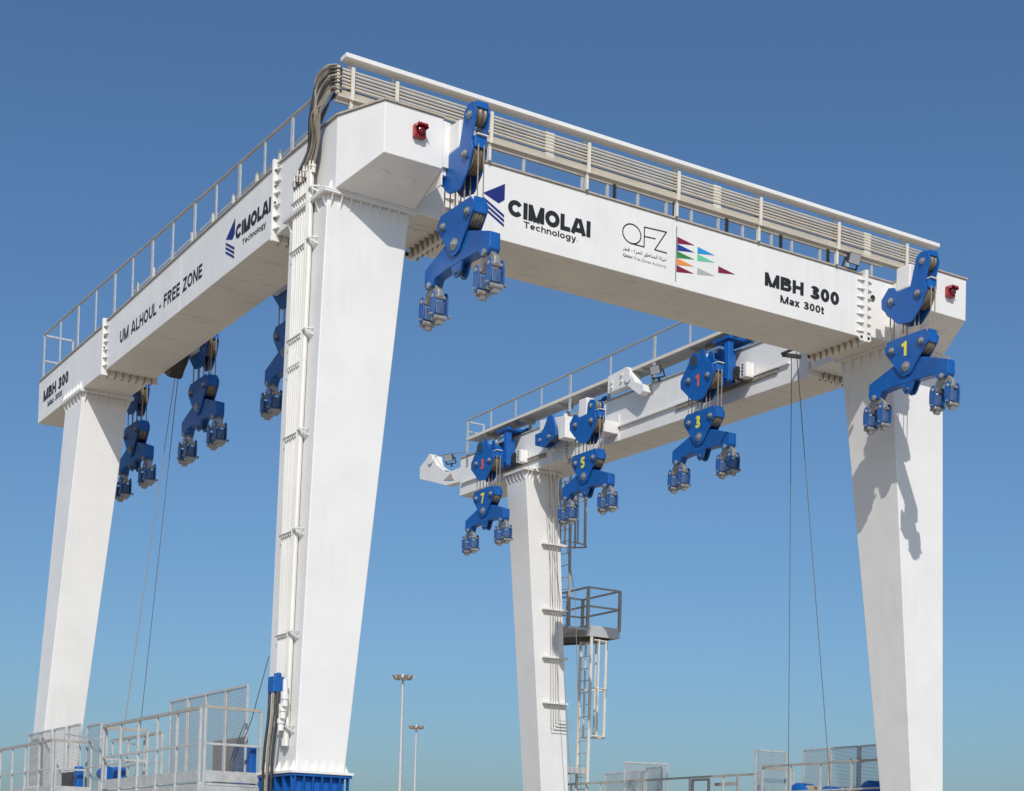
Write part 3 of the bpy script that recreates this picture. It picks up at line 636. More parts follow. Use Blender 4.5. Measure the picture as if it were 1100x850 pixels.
# --- hoses, conduits at the corner ------------------------------------------------------------
CONR = [0.050, 0.044, 0.026, 0.024, 0.028, 0.024, 0.026, 0.024, 0.022]
CONF = [0.0, 0.13, 0.27, 0.38, 0.50, 0.62, 0.74, 0.86, 0.97]
CONM = mat('off_white_conduit', (0.71, 0.69, 0.64), 0.5, var=0.06, vscale=2, streak=0.3, scol=(0.42, 0.36, 0.27))
def leg_x(z): return leg_at('FL', z)[0]
def cond_y(f, z): t_ = (12.4-z)/8.0; return (1.58-0.27*t_)+f*(0.75-0.19*t_)
for i, f in enumerate(CONF):
    pts = []
    for z in (13.70, 12.0, 10.0, 8.0, 6.0, 4.2 if i > 1 else 3.7):
        pts.append((min(leg_x(z), -0.095)-(0.062 if i < 2 else 0.036), cond_y(f, z)+0.004*math.sin(i*3+z), z))
    hp('conduit', MB().tube(pts, CONR[i], 8), CONM, smooth=40)
for k, z in enumerate((13.35, 12.45, 10.85, 10.35, 9.10, 7.38, 5.62, 4.02)):
    x = min(leg_x(z), -0.09); ya, yb = cond_y(-0.08, z), cond_y(1.03, z)
    small = z == 10.35
    o = hp('conduit_bracket', MB().box(x-0.088, x-0.074, ya, yb, z-0.016, z+0.016), GRAIL if not small else CONM)
    if not small:
        part('angle_arm', MB().bar((x, ya-.15, z+0.02), (x-0.13, ya-.06, z+0.02), 0.025).bar((x, ya-.15, z-0.09), (x-0.13, ya-.06, z), 0.025).bar((x-.122, ya-.08, z), (x-.122, ya+.04, z), 0.03), GALV, o)
# bending hoses from pipe ends down to the conduits
for i in range(26):
    z0 = zp[i % 8]+0.012*(i//8); fi = (i % 8)/7
    dark = i in (3, 5, 8, 10, 11, 13, 14, 17, 19, 20, 22, 25)
    ly = 1.55+0.80*((i*7) % 26)/25
    off = (0.0, -0.045, 0.045, 0.02)[i//8]
    out = 0.06+0.13*fi+0.03*random.random()
    p = [(0.05, YP+off+0.02, z0), (-0.06, YP+off+0.03, z0+0.012), (-0.06-0.6*out, YP+0.10, z0-0.02), (-0.11-out*0.75, YP+0.22+0.12*fi, z0-0.20),
         (-0.17-0.12*random.random(), 1.25+0.25*(ly-1.4), 14.50+0.05*random.random()), (-0.14, 0.45*1.25+0.55*ly, 14.12), (-0.15, ly, 13.78), (-0.15, ly, 13.62)]
    hp('hose', MB().tube(arc(p, 6), (0.022, 0.017, 0.026, 0.019)[i % 4], 7), DHOSE if dark else HOSE, smooth=50)
for i in range(5):      # slack cables hanging inside the bend
    p = [(0.12+0.05*i, YP+0.10, 14.95), (0.02, YP+0.2, 14.92-0.02*i), (-0.03, 1.35+0.05*i, 14.70), (-0.04, 1.55+0.07*i, 14.52)]
    hp('hose', MB().tube(arc(p, 6), 0.014, 6), DHOSE if i % 2 else HOSE, smooth=50)
for i in range(7):       # couplings at the conduit tops
    hp('hose_coupling', MB().lathe((-0.15, 1.56+0.125*i, 13.64+0.05*(i % 2)), (0, 0, 1), [(0, .036), (.10, .036), (.10, .045), (.14, .045), (.14, .034), (.2, .03)], 10), CREAM, smooth=30)
for z in zp: hp('hose_clamp', MB().lathe((-0.02, YP, z), (1, 0, 0), [(-.02, .043), (.03, .043)], 10), CREAM)
# blue manifold and thick hoses at the foot of the conduits
mo = hp('hydraulic_manifold', MB().box(-0.66, -0.46, 1.42, 1.66, 4.60, 4.88), BLUE, bevel=0.02, label='small blue hydraulic manifold at the foot of the conduits')
for k in range(4):
    part('fitting', MB().lathe((-0.56+0.05*(k % 2), 1.44+0.06*k, 4.88), (0, 0, 1), [(0, .03), (.06, .03)], 8), BLUE, mo)
for k in range(4):
    y = 1.34+0.08*k; x = -0.58-0.05*(k % 2)
    p = [(x, y+0.05, 4.62), (x-0.02, y+0.02, 4.2), (x-0.04, y+0.10, 3.6), (x-0.03, y+0.16, 3.0), (x, y+0.2, 2.4)]
    hp('hose', MB().tube(arc(p, 5), 0.027, 8), HOSE if k % 3 else DHOSE, smooth=50)
for k in range(3):
    hp('pipe_fitting', MB().lathe((-0.56, 1.14+0.07*k, 4.35-0.2*k), (0, 0, 1), [(0, .05), (.12, .05), (.12, .065), (.2, .065), (.2, .045), (.45, .045)], 10), WHITE, smooth=30)

# --- service platforms at the legs -----------------------------------------------------------------
def rail_run(parent, pts, posts, ztop, zmid, zfloor, t=0.045, toe=True, pm=GALV, rm=GRAIL):
    """straight guard rail from pts[0] to pts[1] (x,y)"""
    (xa, ya), (xb, yb) = pts
    part('hand_rail', MB().bar((xa, ya, ztop), (xb, yb, ztop), 0.05, 0.055), rm, parent)
    part('mid_rail', MB().bar((xa, ya, zmid), (xb, yb, zmid), 0.04, 0.04), pm, parent)
    if toe: part('toe_board', MB().bar((xa, ya, zfloor+0.11), (xb, yb, zfloor+0.11), 0.012, 0.19), GALV, parent)
    for f in posts:
        x, y = xa+(xb-xa)*f, ya+(yb-ya)*f
        part('post', MB().box(x-t/2, x+t/2, y-t/2, y+t/2, zfloor-0.22, ztop-0.028), pm, parent)
def mesh_panel(parent, a, b_, z0, z1):
    (xa, ya), (xb, yb) = a, b_
    o = part('mesh_panel', MB().add([(xa, ya, z0), (xb, yb, z0), (xb, yb, z1), (xa, ya, z1)], [(0, 1, 2, 3)]), MESH, parent)
    part('panel_frame', MB().bar((xa, ya, z0), (xa, ya, z1), .04).bar((xb, yb, z0), (xb, yb, z1), .04).bar((xa, ya, z1), (xb, yb, z1), .04).bar((xa, ya, z0), (xb, yb, z0), .04), GALV, o)
# near platform, outboard of the conduit leg
pf = hp('service_platform', MB().box(-1.47, -0.42, 2.54, 7.85, 3.04, 3.085), GALV, label='galvanised platform with guard rails and mesh screens beside the conduit leg')
part('side_girder', MB().box(-1.50, -1.46, 2.50, 7.9, 2.45, 3.035).box(-1.458, -0.42, 2.5, 2.535, 2.45, 3.03), GALV, pf)
rail_run(pf, ((-1.49, 2.56), (-1.49, 7.86)), [0.0, 0.215, 0.41, 0.605, 0.80, 1.0], 4.36, 3.74, 3.085)
rail_run(pf, ((-1.44, 2.52), (-0.40, 2.52)), [0.02, 1.0], 4.38, 3.75, 3.085)
for a, b_ in ((2.80, 3.76), (3.82, 4.74), (4.80, 5.66), (5.74, 6.64)): mesh_panel(pf, (-0.55, a), (-0.55, b_), 3.25, 4.84)
rail_run(pf, ((-0.55, 7.1), (-0.55, 10.2)), [0, 0.33, 0.66, 1.0], 4.26, 3.68, 3.085, toe=False)
rail_run(pf, ((-1.44, 7.88), (-0.58, 7.88)), [0.02, 1.0], 4.34, 3.72, 3.085)
part('stay_rope', MB().tube([(-0.75, 3.05, 3.1), (-0.55, 2.55, 4.25), (-0.42, 2.2, 5.3)], 0.010, 6).tube([(-0.70, 3.5, 3.1), (-0.50, 2.9, 4.3)], 0.010, 6), DROPE, pf)
part('control_box', MB().box(-0.50, -0.44, 2.95, 4.5, 3.09, 3.95), HOSE, pf, bevel=0.02)
part('oil_tank', MB().box(-1.0, -0.72, 8.7, 9.0, 3.05, 3.62), BLUE, pf, bevel=0.03)
part('pump', MB().lathe((-1.0, 9.2, 3.50), (0, 1, 0), [(-.2, .10), (-.2, .14), (.1, .14), (.15, .1), (.3, .1)], 16), BLUE, pf, smooth=30)
part('blue_cabinet', MB().box(-0.54, -0.42, 2.60, 3.40, 2.9, 3.78), BLUE, pf, bevel=0.015)
# farther platform on the same side
pf2 = hp('service_platform', MB().box(-1.47, -0.42, 11.3, 17.5, 3.04, 3.085), GALV, label='galvanised platform with mesh screens at the foot of the far back leg')
part('side_girder', MB().box(-1.50, -1.46, 11.3, 17.5, 2.45, 3.035), GALV, pf2)
rail_run(pf2, ((-1.49, 11.36), (-1.49, 17.4)), [0.0, 0.178, 0.365, 0.55, 0.73, 0.9], 4.28, 3.66, 3.085)
for a, b_ in ((12.33, 13.27), (13.49, 14.42), (14.64, 15.57), (15.62, 16.55)): mesh_panel(pf2, (-0.60, a), (-0.60, b_), 3.1, 4.75)
mesh_panel(pf2, (-0.60, 10.85), (-0.60, 11.83), 3.1, 4.68)
part('crossing_rail', MB().bar((-0.75, 8.0, 4.05), (-0.75, 13.0, 4.55), .035).bar((-0.75, 8.0, 3.72), (-0.75, 13.0, 3.72), .035), GALV, pf2)
rail_run(pf2, ((-1.44, 11.36), (-0.64, 11.36)), [0.02, 1.0], 4.28, 3.66, 3.085)
part('oil_tank', MB().box(-0.9, -0.75, 11.5, 11.75, 3.0, 3.75), BLUE, pf2, bevel=0.03)
part('electric_motor', MB().box(-0.80, -0.66, 12.1, 13.0, 3.09, 3.66), DSTEEL, pf2, smooth=30)
# opposite side, near leg
pf3 = hp('service_platform', MB().box(14.72, 15.95, 2.4, 6.6, 3.04, 3.085), GALV, label='platform with blue covers and mesh screens beside the leg under the block numbered 1')
rail_run(pf3, ((14.6, 2.50), (14.6, 6.62)), [0.0, 0.25, 0.5, 0.75, 1.0], 4.42, 3.78, 3.085)
rail_run(pf3, ((14.62, 6.62), (15.6, 6.62)), [1.0], 4.40, 3.78, 3.085, toe=False)
for a, b_ in ((4.02, 3.10), (5.0, 4.10), (5.95, 5.08)): mesh_panel(pf3, (15.35, a), (15.35, b_), 3.1, 4.84)
mesh_panel(pf3, (14.62, 6.90), (15.6, 6.90), 3.1, 4.85)
for y, r, c in ((5.55, .38, 3.62), (4.55, .34, 3.55), (3.15, .36, 3.62)):
    part('blue_cover', MB().lathe((15.0, y, c), (1, 0, 0), [(-.25, r*.8), (-.2, r), (.2, r), (.25, r*.8)], 20), BLUE, pf3, smooth=35)
part('tan_box', MB().hexa([(14.85, 4.75, 3.1), (15.2, 4.75, 3.1), (15.2, 5.6, 3.1), (14.85, 5.6, 3.1)], [(14.85, 4.75, 3.85), (15.2, 4.75, 3.85), (15.2, 5.35, 3.95), (14.85, 5.35, 3.95)]), TANP, pf3, bevel=0.04)
part('tan_box', MB().box(14.9, 15.25, 3.5, 4.2, 3.1, 3.86), TANP, pf3, bevel=0.04)
part('control_cabinet', MB().box(14.95, 15.3, 2.05, 2.75, 3.0, 4.75), DARK, pf3, bevel=0.02)
part('cable_loop', MB().tube(arc([(15.3, 4.3, 4.55), (15.3, 4.15, 4.48), (15.3, 4.0, 4.56), (15.3, 3.9, 4.46), (15.3, 3.8, 4.52)], 5), .018, 6), TANP, pf3, smooth=50)
# opposite side, far part
pf4 = hp('service_platform', MB().box(14.9, 16.2, 7.6, 18.2, 3.04, 3.085), GALV, label='long platform with guard rail and mesh cage below the caged ladder')
rail_run(pf4, ((15.45, 7.75), (15.45, 17.75)), [0.0, 0.14, 0.28, 0.42, 0.56, 0.70, 0.85, 1.0], 4.33, 3.72, 3.085, pm=GALV)
mesh_panel(pf4, (15.75, 14.9), (15.75, 13.0), 3.1, 4.62); mesh_panel(pf4, (15.75, 12.9), (15.75, 12.2), 3.1, 4.70)
mesh_panel(pf4, (15.3, 13.35), (16.6, 13.05), 3.1, 4.86)
part('gate_frame', MB().bar((15.9, 11.0, 3.1), (15.9, 11.0, 4.30), .06).bar((15.9, 10.3, 3.1), (15.9, 10.3, 4.30), .06).bar((15.9, 11.0, 4.30), (15.9, 10.3, 4.30), .06).bar((15.9, 10.0, 4.15), (15.9, 9.2, 4.15), .08).bar((15.9, 9.1, 3.1), (15.9, 9.1, 4.35), .05), GRAIL, pf4)

# --- ladder platform on the back leg ---------------------------------------------------------------------
lz0 = 8.95
lp_ = hp('ladder_platform', MB().box(14.75, 16.62, 15.62, 17.6, lz0-0.06, lz0), GALV, label='small railed landing on the back leg between two caged ladders')
part('fascia', MB().box(15.46, 16.62, 15.60, 15.618, lz0-0.22, lz0+0.10).box(15.44, 15.458, 15.60, 17.6, lz0-0.22, lz0+0.10).box(16.622, 16.64, 15.62, 17.6, lz0-.2, lz0+.1), GALV, lp_)
part('support_arm', MB().bar((14.65, 16.0, lz0-0.4), (16.5, 16.0, lz0-0.14), .10, .14).bar((14.65, 17.2, lz0-0.4), (16.5, 17.2, lz0-0.14), .10, .14), DSTEEL, lp_)
for z in (10.18, 9.62):
    part('hand_rail', MB().bar((15.46, 15.62, z), (16.62, 15.62, z), .05), GRAIL, lp_)
    part('hand_rail', MB().bar((15.46, 15.62, z), (15.46, 17.9, z), .05), GRAIL, lp_)
    part('hand_rail', MB().bar((16.62, 15.62, z), (16.62, 17.6, z), .05), GRAIL, lp_)
    part('hand_rail', MB().bar((15.46, 17.6, z), (16.62, 17.6, z), .05), GRAIL, lp_)
for x, y in ((15.46, 15.62), (16.62, 15.62), (16.62, 17.6), (15.46, 16.7), (15.46, 17.6)):
    part('post', MB().box(x-.04, x+.04, y-.04, y+.04, lz0, 10.17), GRAIL, lp_)
RUNG = MB().tube([(0, -0.27, 0), (0, 0.27, 0)], 0.014, 6).mesh('rung', GALV, 40)
def caged_ladder(x, cy, z0, z1, lean, cz0, cz1, material, label):
    """rungs along y, cage on the +x side"""
    X = lambda z: x+lean*(z1-z)
    o = hp('caged_ladder', MB().bar((X(z0), cy-.28, z0), (X(z1), cy-.28, z1), .075, .05), material, label=label)
    part('stile', MB().bar((X(z0), cy+.28, z0), (X(z1), cy+.28, z1), .075, .05), material, o)
    z = z0+.15
    while z < z1-.1:
        put('rung', RUNG, o, (X(z), cy, z)); z += 0.36
    nh = max(2, int((cz1-cz0)/0.95)+1)
    for i in range(nh):
        z = cz0+(cz1-cz0)*i/(nh-1)
        pts = [(X(z)+.05+.70*math.sin(t), cy+.36*math.cos(t), z) for t in [math.pi*j/12 for j in range(13)]]
        part('cage_hoop', MB().tube(pts, .024, 6), material, o, smooth=50)
    for j in (1, 3, 6, 9, 11):
        t = math.pi*j/12; a_ = .05+.70*math.sin(t); b_ = cy+.36*math.cos(t)
        part('cage_strip', MB().bar((X(cz0)+a_, b_, cz0-.03), (X(cz1)+a_, b_, cz1+.03), .05, .03), material, o)
    return o
caged_ladder(15.55, 15.80, 3.3, 8.7, -0.006, 5.75, 8.6, CREAM, 'lower caged ladder from the long platform to the landing')
caged_ladder(15.06, 16.42, 8.95, 14.6, 0.015, 11.55, 14.4, GRAIL, 'upper caged ladder from the landing to the beam')
part('mount_step', MB().box(14.75, 15.6, 15.70, 16.0, 4.62, 4.80).prism([(14.8, 4.62), (15.1, 4.62), (15.0, 4.3), (14.86, 4.1)], 'y', 15.75, 15.95), GALV, lp_, bevel=0.01)
# thin conduits down the front of the back leg
def legfront(z): return leg_at('BR', z)[2]
COND2 = mat('thin_grey_conduit', (0.40, 0.38, 0.34), 0.5, var=0.1, vscale=3)
for i in range(4):
    xt = 13.86+0.085*i; pts = [(xt+(13.3-z)*0.045, legfront(z)-0.10, z) for z in (13.2, 10.5, 8.0, 5.95+0.09*i)]
    e = pts[-1]; zz = 5.85+0.09*i
    pts += [(e[0]+0.02, e[1], zz), (14.9, e[1], zz)]
    hp('conduit', MB().tube(pts, 0.011, 6), COND2, smooth=40)
for z in (11.25, 9.35, 7.95, 6.62):
    xc = 14.03+(13.3-z)*0.045
    hp('conduit_bracket', MB().box(xc-0.42, xc+0.42, legfront(z)-0.14, legfront(z)+0.01, z-0.03, z+0.03), WHITE, bevel=0.005)

# rope pulleys under the beams with ropes to the ground ----------------------------------------------------
gp = hp('guide_pulley', MB().prism([(12.85, 13.32), (12.75, 13.20), (12.4, 13.02), (11.95, 13.30), (11.8, 13.5), (12.2, 13.5)], 'x', 1.22, 1.50), DARK, bevel=0.01, label='dark guide pulley under the beam lettered FREE ZONE')
part('sheave', MB().lathe((1.36, 12.42, 13.22), (1, 0, 0), [(-.16, .17), (-.12, .17), (-.12, .14), (.12, .14), (.12, .17), (.16, .17)], 20), DSTEEL, gp, smooth=30)
part('guide_rope', MB().tube([(1.40, 12.5, 13.15), (0.28, 12.5, 3.2)], 0.009, 6), ROPE, gp); part('guide_rope', MB().tube([(1.44, 12.4, 13.15), (0.72, 12.5, 3.2)], 0.009, 6), DROPE, gp)
gp2 = hp('guide_pulley', MB().prism([(14.72, 14.12), (14.70, 13.80), (14.3, 13.66), (14.1, 13.70), (13.62, 13.86), (13.66, 14.10), (13.85, 14.48), (14.05, 14.52), (14.2, 14.30), (14.35, 14.12)], 'x', 12.86, 12.92).prism([(14.72, 14.12), (14.70, 13.80), (14.3, 13.66), (14.1, 13.70), (13.62, 13.86), (13.66, 14.10), (13.9, 14.3)], 'x', 13.08, 13.14), BLUE, bevel=0.008, label='small blue guide pulley with white housing between blocks 5 and 7')
part('housing', MB().prism([(14.62, 14.20), (14.62, 14.52), (13.3, 14.36), (13.3, 13.75), (13.62, 13.75), (13.72, 14.15)], 'x', 12.95, 13.43), WHITE, gp2, bevel=0.02)
for y in (14.45, 13.98):
    part('sheave', MB().lathe((13.0, y, 13.90), (1, 0, 0), [(-.07, .15), (-.05, .15), (-.05, .12), (.05, .12), (.05, .15), (.07, .15)], 18), SHEAVE, gp2, smooth=30)
    part('pin', MB().lathe((12.86, y, 13.90), (-1, 0, 0), [(0, .06), (.03, .06), (.03, .035), (.05, .035)], 12), STEEL, gp2)
for s in (0, 1):
    part('guide_rope', MB().tube([(12.98, 14.16-0.04*s, 13.66), (13.45+0.35*s, 14.15-0.3*s, 9.5), (14.2+0.3*s, 14.3, 3.4)], 0.010, 6), ROPE, gp2)
gp3 = hp('guide_pulley', MB().box(12.57, 12.63, 3.5, 3.95, 13.56, 13.61), DARK, bevel=0.01, label='dark guide pulley beneath the cross-beam joint')
part('guide_rope', MB().tube([(12.6, 3.615, 13.5), (12.6, 3.40, 3.2)], 0.009, 6), DROPE, gp3); part('guide_rope', MB().tube([(12.6, 3.45, 13.5), (12.6, 2.0, 3.2)], 0.009, 6), DROPE, gp3)
part('hanger', MB().bar((12.6, 3.9, 13.55), (13.12, 3.9, 13.6), .08), DARK, gp3)

# ================================================================== LIFTING BLOCKS
def sheave_mb(y, z, r, hw=0.10, n_=3):
    pr = [(-hw, r*0.5)]
    for k in range(n_):
        a = -hw+2*hw*k/n_; b_ = -hw+2*hw*(k+1)/n_; mdl = (a+b_)/2
        pr += [(a+.004, r), (a+.018, r), (mdl, r*0.90), (b_-.018, r), (b_-.004, r)]
    pr.append((hw, r*0.5)); return MB().lathe((0, y, z), (1, 0, 0), pr, 28)
PINH = MB().lathe((0, 0, 0), (-1, 0, 0), [(0, .07), (.018, .07), (.018, .042), (.05, .038)], 8).mesh('pin', STEEL, 30)
PINL = MB().lathe((0, 0, 0), (-1, 0, 0), [(0, .105), (.02, .105), (.02, .07), (.045, .066), (.045, .035), (.07, .03)], 10).mesh('pin', STEEL, 30)
KEEP = MB().bar((-.03, -.09, -.06), (-.03, .07, .07), .035, .03, (1, 0, 0)).mesh('keeper_plate', DSTEEL)
def oval(yc, zc, hy, hz, n_=20): return [(yc+hy*math.cos(2*math.pi*k/n_), zc+math.copysign(abs(math.sin(2*math.pi*k/n_))**0.75, math.sin(2*math.pi*k/n_))*hz) for k in range(n_)]
JAWP = mat('scuffed_blue_paint', (0.004, 0.09, 0.33), 0.45, var=0.2, vscale=8, streak=0.75, scol=(0.20, 0.22, 0.26), sscale=3)
JAWB = mat('worn_blue_steel', (0.06, 0.12, 0.26), 0.5, metal=0.3, var=0.3, vscale=9, streak=0.6, scol=(0.28, 0.27, 0.25), sscale=4)
JP = MB().prism(oval(0, -.76, .088, .235), 'x', -.012, .012).mesh('side_plate', JAWP, bevel=0.006)
JCORE = MB().box(-.085, .085, -.048, .048, -.92, -.70).mesh('jaw_body', JAWB, bevel=0.015)
JBOLT = MB().lathe((0, 0, 0), (1, 0, 0), [(-.155, .022), (-.14, .040), (.14, .040), (.155, .022)], 12).mesh('bolt', STEEL, 35)
JROLL = MB().lathe((0, 0, 0), (1, 0, 0), [(-.12, .030), (-.11, .040), (.11, .040), (.12, .030)], 14).mesh('roller', STEEL, 35)
JPIN = MB().tube([(-.18, 0, 0), (.19, 0, 0)], .020, 8).lathe((.19, 0, 0), (1, 0, 0), [(0, .034), (.02, .034)], 8).mesh('locking_pin', STEEL, 35)
JTAB = MB().prism([(-.06, 0), (.06, 0), (.035, -.11), (-.035, -.11)], 'x', -.06, .06).mesh('tongue', STEEL)
LINK = MB().prism([(-.06, .06), (.06, .06), (.25, -.12), (.25, -.24), (.17, -.26), (.05, -.13), (-.05, -.13), (-.17, -.26), (-.25, -.24), (-.25, -.12)], 'x', -.05, .05).mesh('yoke', STEEL, bevel=0.012)
LINKB = MB().lathe((0, 0, 0), (1, 0, 0), [(-.14, .035), (-.125, .058), (.125, .058), (.14, .035)], 12).mesh('bolt', STEEL, 35)
PLATE_L = [(-.50, .67), (.50, .67), (.62, .54), (.60, .43), (.15, -.12), (.06, -.16), (-.06, -.16), (-.15, -.12), (-.60, .43), (-.62, .54)]
SPREAD = [(-1.09, -.09), (-.42, .13), (.42, .13), (1.09, -.09), (1.10, -.36), (1.04, -.44), (.82, -.44), (.74, -.325), (.26, -.30), (-.26, -.30), (-.74, -.325), (-.82, -.44), (-1.04, -.44), (-1.10, -.36)]
LUG = [(-.20, -.28), (.20, -.28), (.11, -.47), (.05, -.53), (-.05, -.53), (-.11, -.47)]
ROPE_M = MB().tube([(0, 0, .5), (0, 0, 1.55)], .0135, 6).mesh('wire_rope', ROPE, 50)
def lower_block():
    t = link('lifting_block', None)
    for s in (-1, 1):
        pl = link('side_plate', PL_ME, t, (.13*s, 0, 0))
        if s < 0:
            for y, z in ((-.41, .45), (.41, .45)):
                put('pin', PINH, pl, (-.016, y, z)); k_ = put('keeper_plate', KEEP, pl, (-.016, y, z-.05))
            put('pin', PINL, pl, (-.016, 0, .02))
    for y in (-.36, .36): link('sheave', SH_L[y], t)
    for y in (-.57, .57): link('spacer', SPC[y], t)
    sp = link('spreader_beam', SP_ME, t)
    for s in (-1, 1): link('lug', LUG_ME, sp, (.075*s, 0, 0))
    link('lug_pin', LUGP, sp)
    for s in (-1, 1):
        y0 = .93*s
        j = link('sling_yoke', LINK, t, (0, y0, -.40)); put('bolt', LINKB, j, (0, 0, 0))
        for d in (-.2, .2):
            jw = link('sling_jaw', JCORE, t, (0, y0+d, -.02))
            for x in (-.13, .13): link('side_plate', JP, jw, (x*.95, 0, 0))
            put('bolt', JBOLT, jw, (0, 0, -.62)); put('roller', JROLL, jw, (0, -.04, -.985)); put('roller', JROLL, jw, (0, .05, -.995))
            put('locking_pin', JPIN, jw, (0, 0, -.93)); put('tongue', JTAB, jw, (0, .0, -.98))
    for y in (.57, .20, -.14, -.57):
        for x in (-.055, .055): put('wire_rope', ROPE_M, t, (x+.015*(y > 0), y, 0))
    return t
PL_ME = MB().prism(PLATE_L, 'x', -.016, .016).mesh('side_plate', BLUE, bevel=0.007)
SH_L = {y: sheave_mb(y, .42, .205).mesh('sheave', SHEAVE, 25) for y in (-.36, .36)}
SPC = {y: MB().box(-.112, .112, y-.02, y+.02, .40, .66).mesh('spacer', BLUE, bevel=0.006) for y in (-.57, .57)}
SP_ME = MB().prism(SPREAD, 'x', -.105, .105).mesh('spreader_beam', BLUE, bevel=0.012)
LUG_ME = MB().prism(LUG, 'x', -.022, .022).mesh('lug', BLUE, bevel=0.008)
LUGP = MB().lathe((0, 0, -.44), (1, 0, 0), [(-.13, .03), (-.11, .045), (.11, .045), (.13, .03)], 12).mesh('lug_pin', DSTEEL, 35)

UP_A = [(.74, 1.60), (.73, 1.41), (.30, 1.0), (.22, .955), (-.11, .91), (-.17, .94), (-.38, 1.15), (-.52, 1.46), (-.47, 1.64), (-.56, 1.9), (-.60, 2.08), (-.55, 2.22), (-.46, 2.28), (-.33, 2.28), (-.22, 2.2), (-.15, 1.9), (-.07, 1.66), (.30, 1.64), (.38, 1.76), (.54, 1.80)]
UP_S = [(.74, 1.60), (.73, 1.41), (.30, 1.0), (.22, .955), (-.11, .91), (-.17, .94), (-.38, 1.15), (-.52, 1.46), (-.45, 1.66), (-.46, 1.9), (-.38, 2.0), (-.22, 2.03), (-.10, 1.95), (-.07, 1.68), (.30, 1.66), (.38, 1.76), (.54, 1.80)]
UP_B = [(.78, 1.56), (.77, 1.38), (.33, .99), (.25, .95), (-.09, .93), (-.15, .96), (-.38, 1.2), (-.52, 1.48), (-.47, 1.64), (-.20, 1.90), (-.12, 2.12), (0, 2.15), (.10, 2.0), (.42, 1.98), (.58, 1.80)]
UA_ME = MB().prism(UP_A, 'x', -.016, .016).mesh('side_plate', BLUE, bevel=0.007)
US_ME = MB().prism(UP_S, 'x', -.016, .016).mesh('side_plate', BLUE, bevel=0.007)
UB_ME = MB().prism(UP_B, 'x', -.016, .016).mesh('side_plate', BLUE, bevel=0.007)
SHU = {y: sheave_mb(y, z, .26).mesh('sheave', SHEAVE, 25) for y, z in ((-.27, 1.42), (.42, 1.42))}
SHT = sheave_mb(-.40, 2.09, .17, .095, 2).mesh('top_sheave', SHEAVE, 25)
SHT2 = sheave_mb(-.28, 1.86, .14, .095, 2).mesh('top_sheave', SHEAVE, 25)
CAPF = MB().box(-.112, .112, -.56, -.46, 1.50, 1.70).mesh('spacer', BLUE, bevel=0.01)
CAPW = MB().box(-.10, .10, -.60, -.40, 1.703, 1.72).mesh('cover_strip', WHITE)
BOXW = MB().box(-.145, .12, -.06, .33, 1.65, 2.14).mesh('motor_housing', WHITE, bevel=0.03)
TUBE_B = MB().lathe((0, .25, 1.93), (1, 0, 0), [(-.16, .17), (-.16, .19), (-.12, .19), (-.12, .16), (.5, .16)], 20).mesh('drum', BLUE, 35)
HOLE_B = MB().lathe((-.165, .25, 1.93), (-1, 0, 0), [(0, .13), (.003, .13)], 18).mesh('drum_bore', DARK, 35)
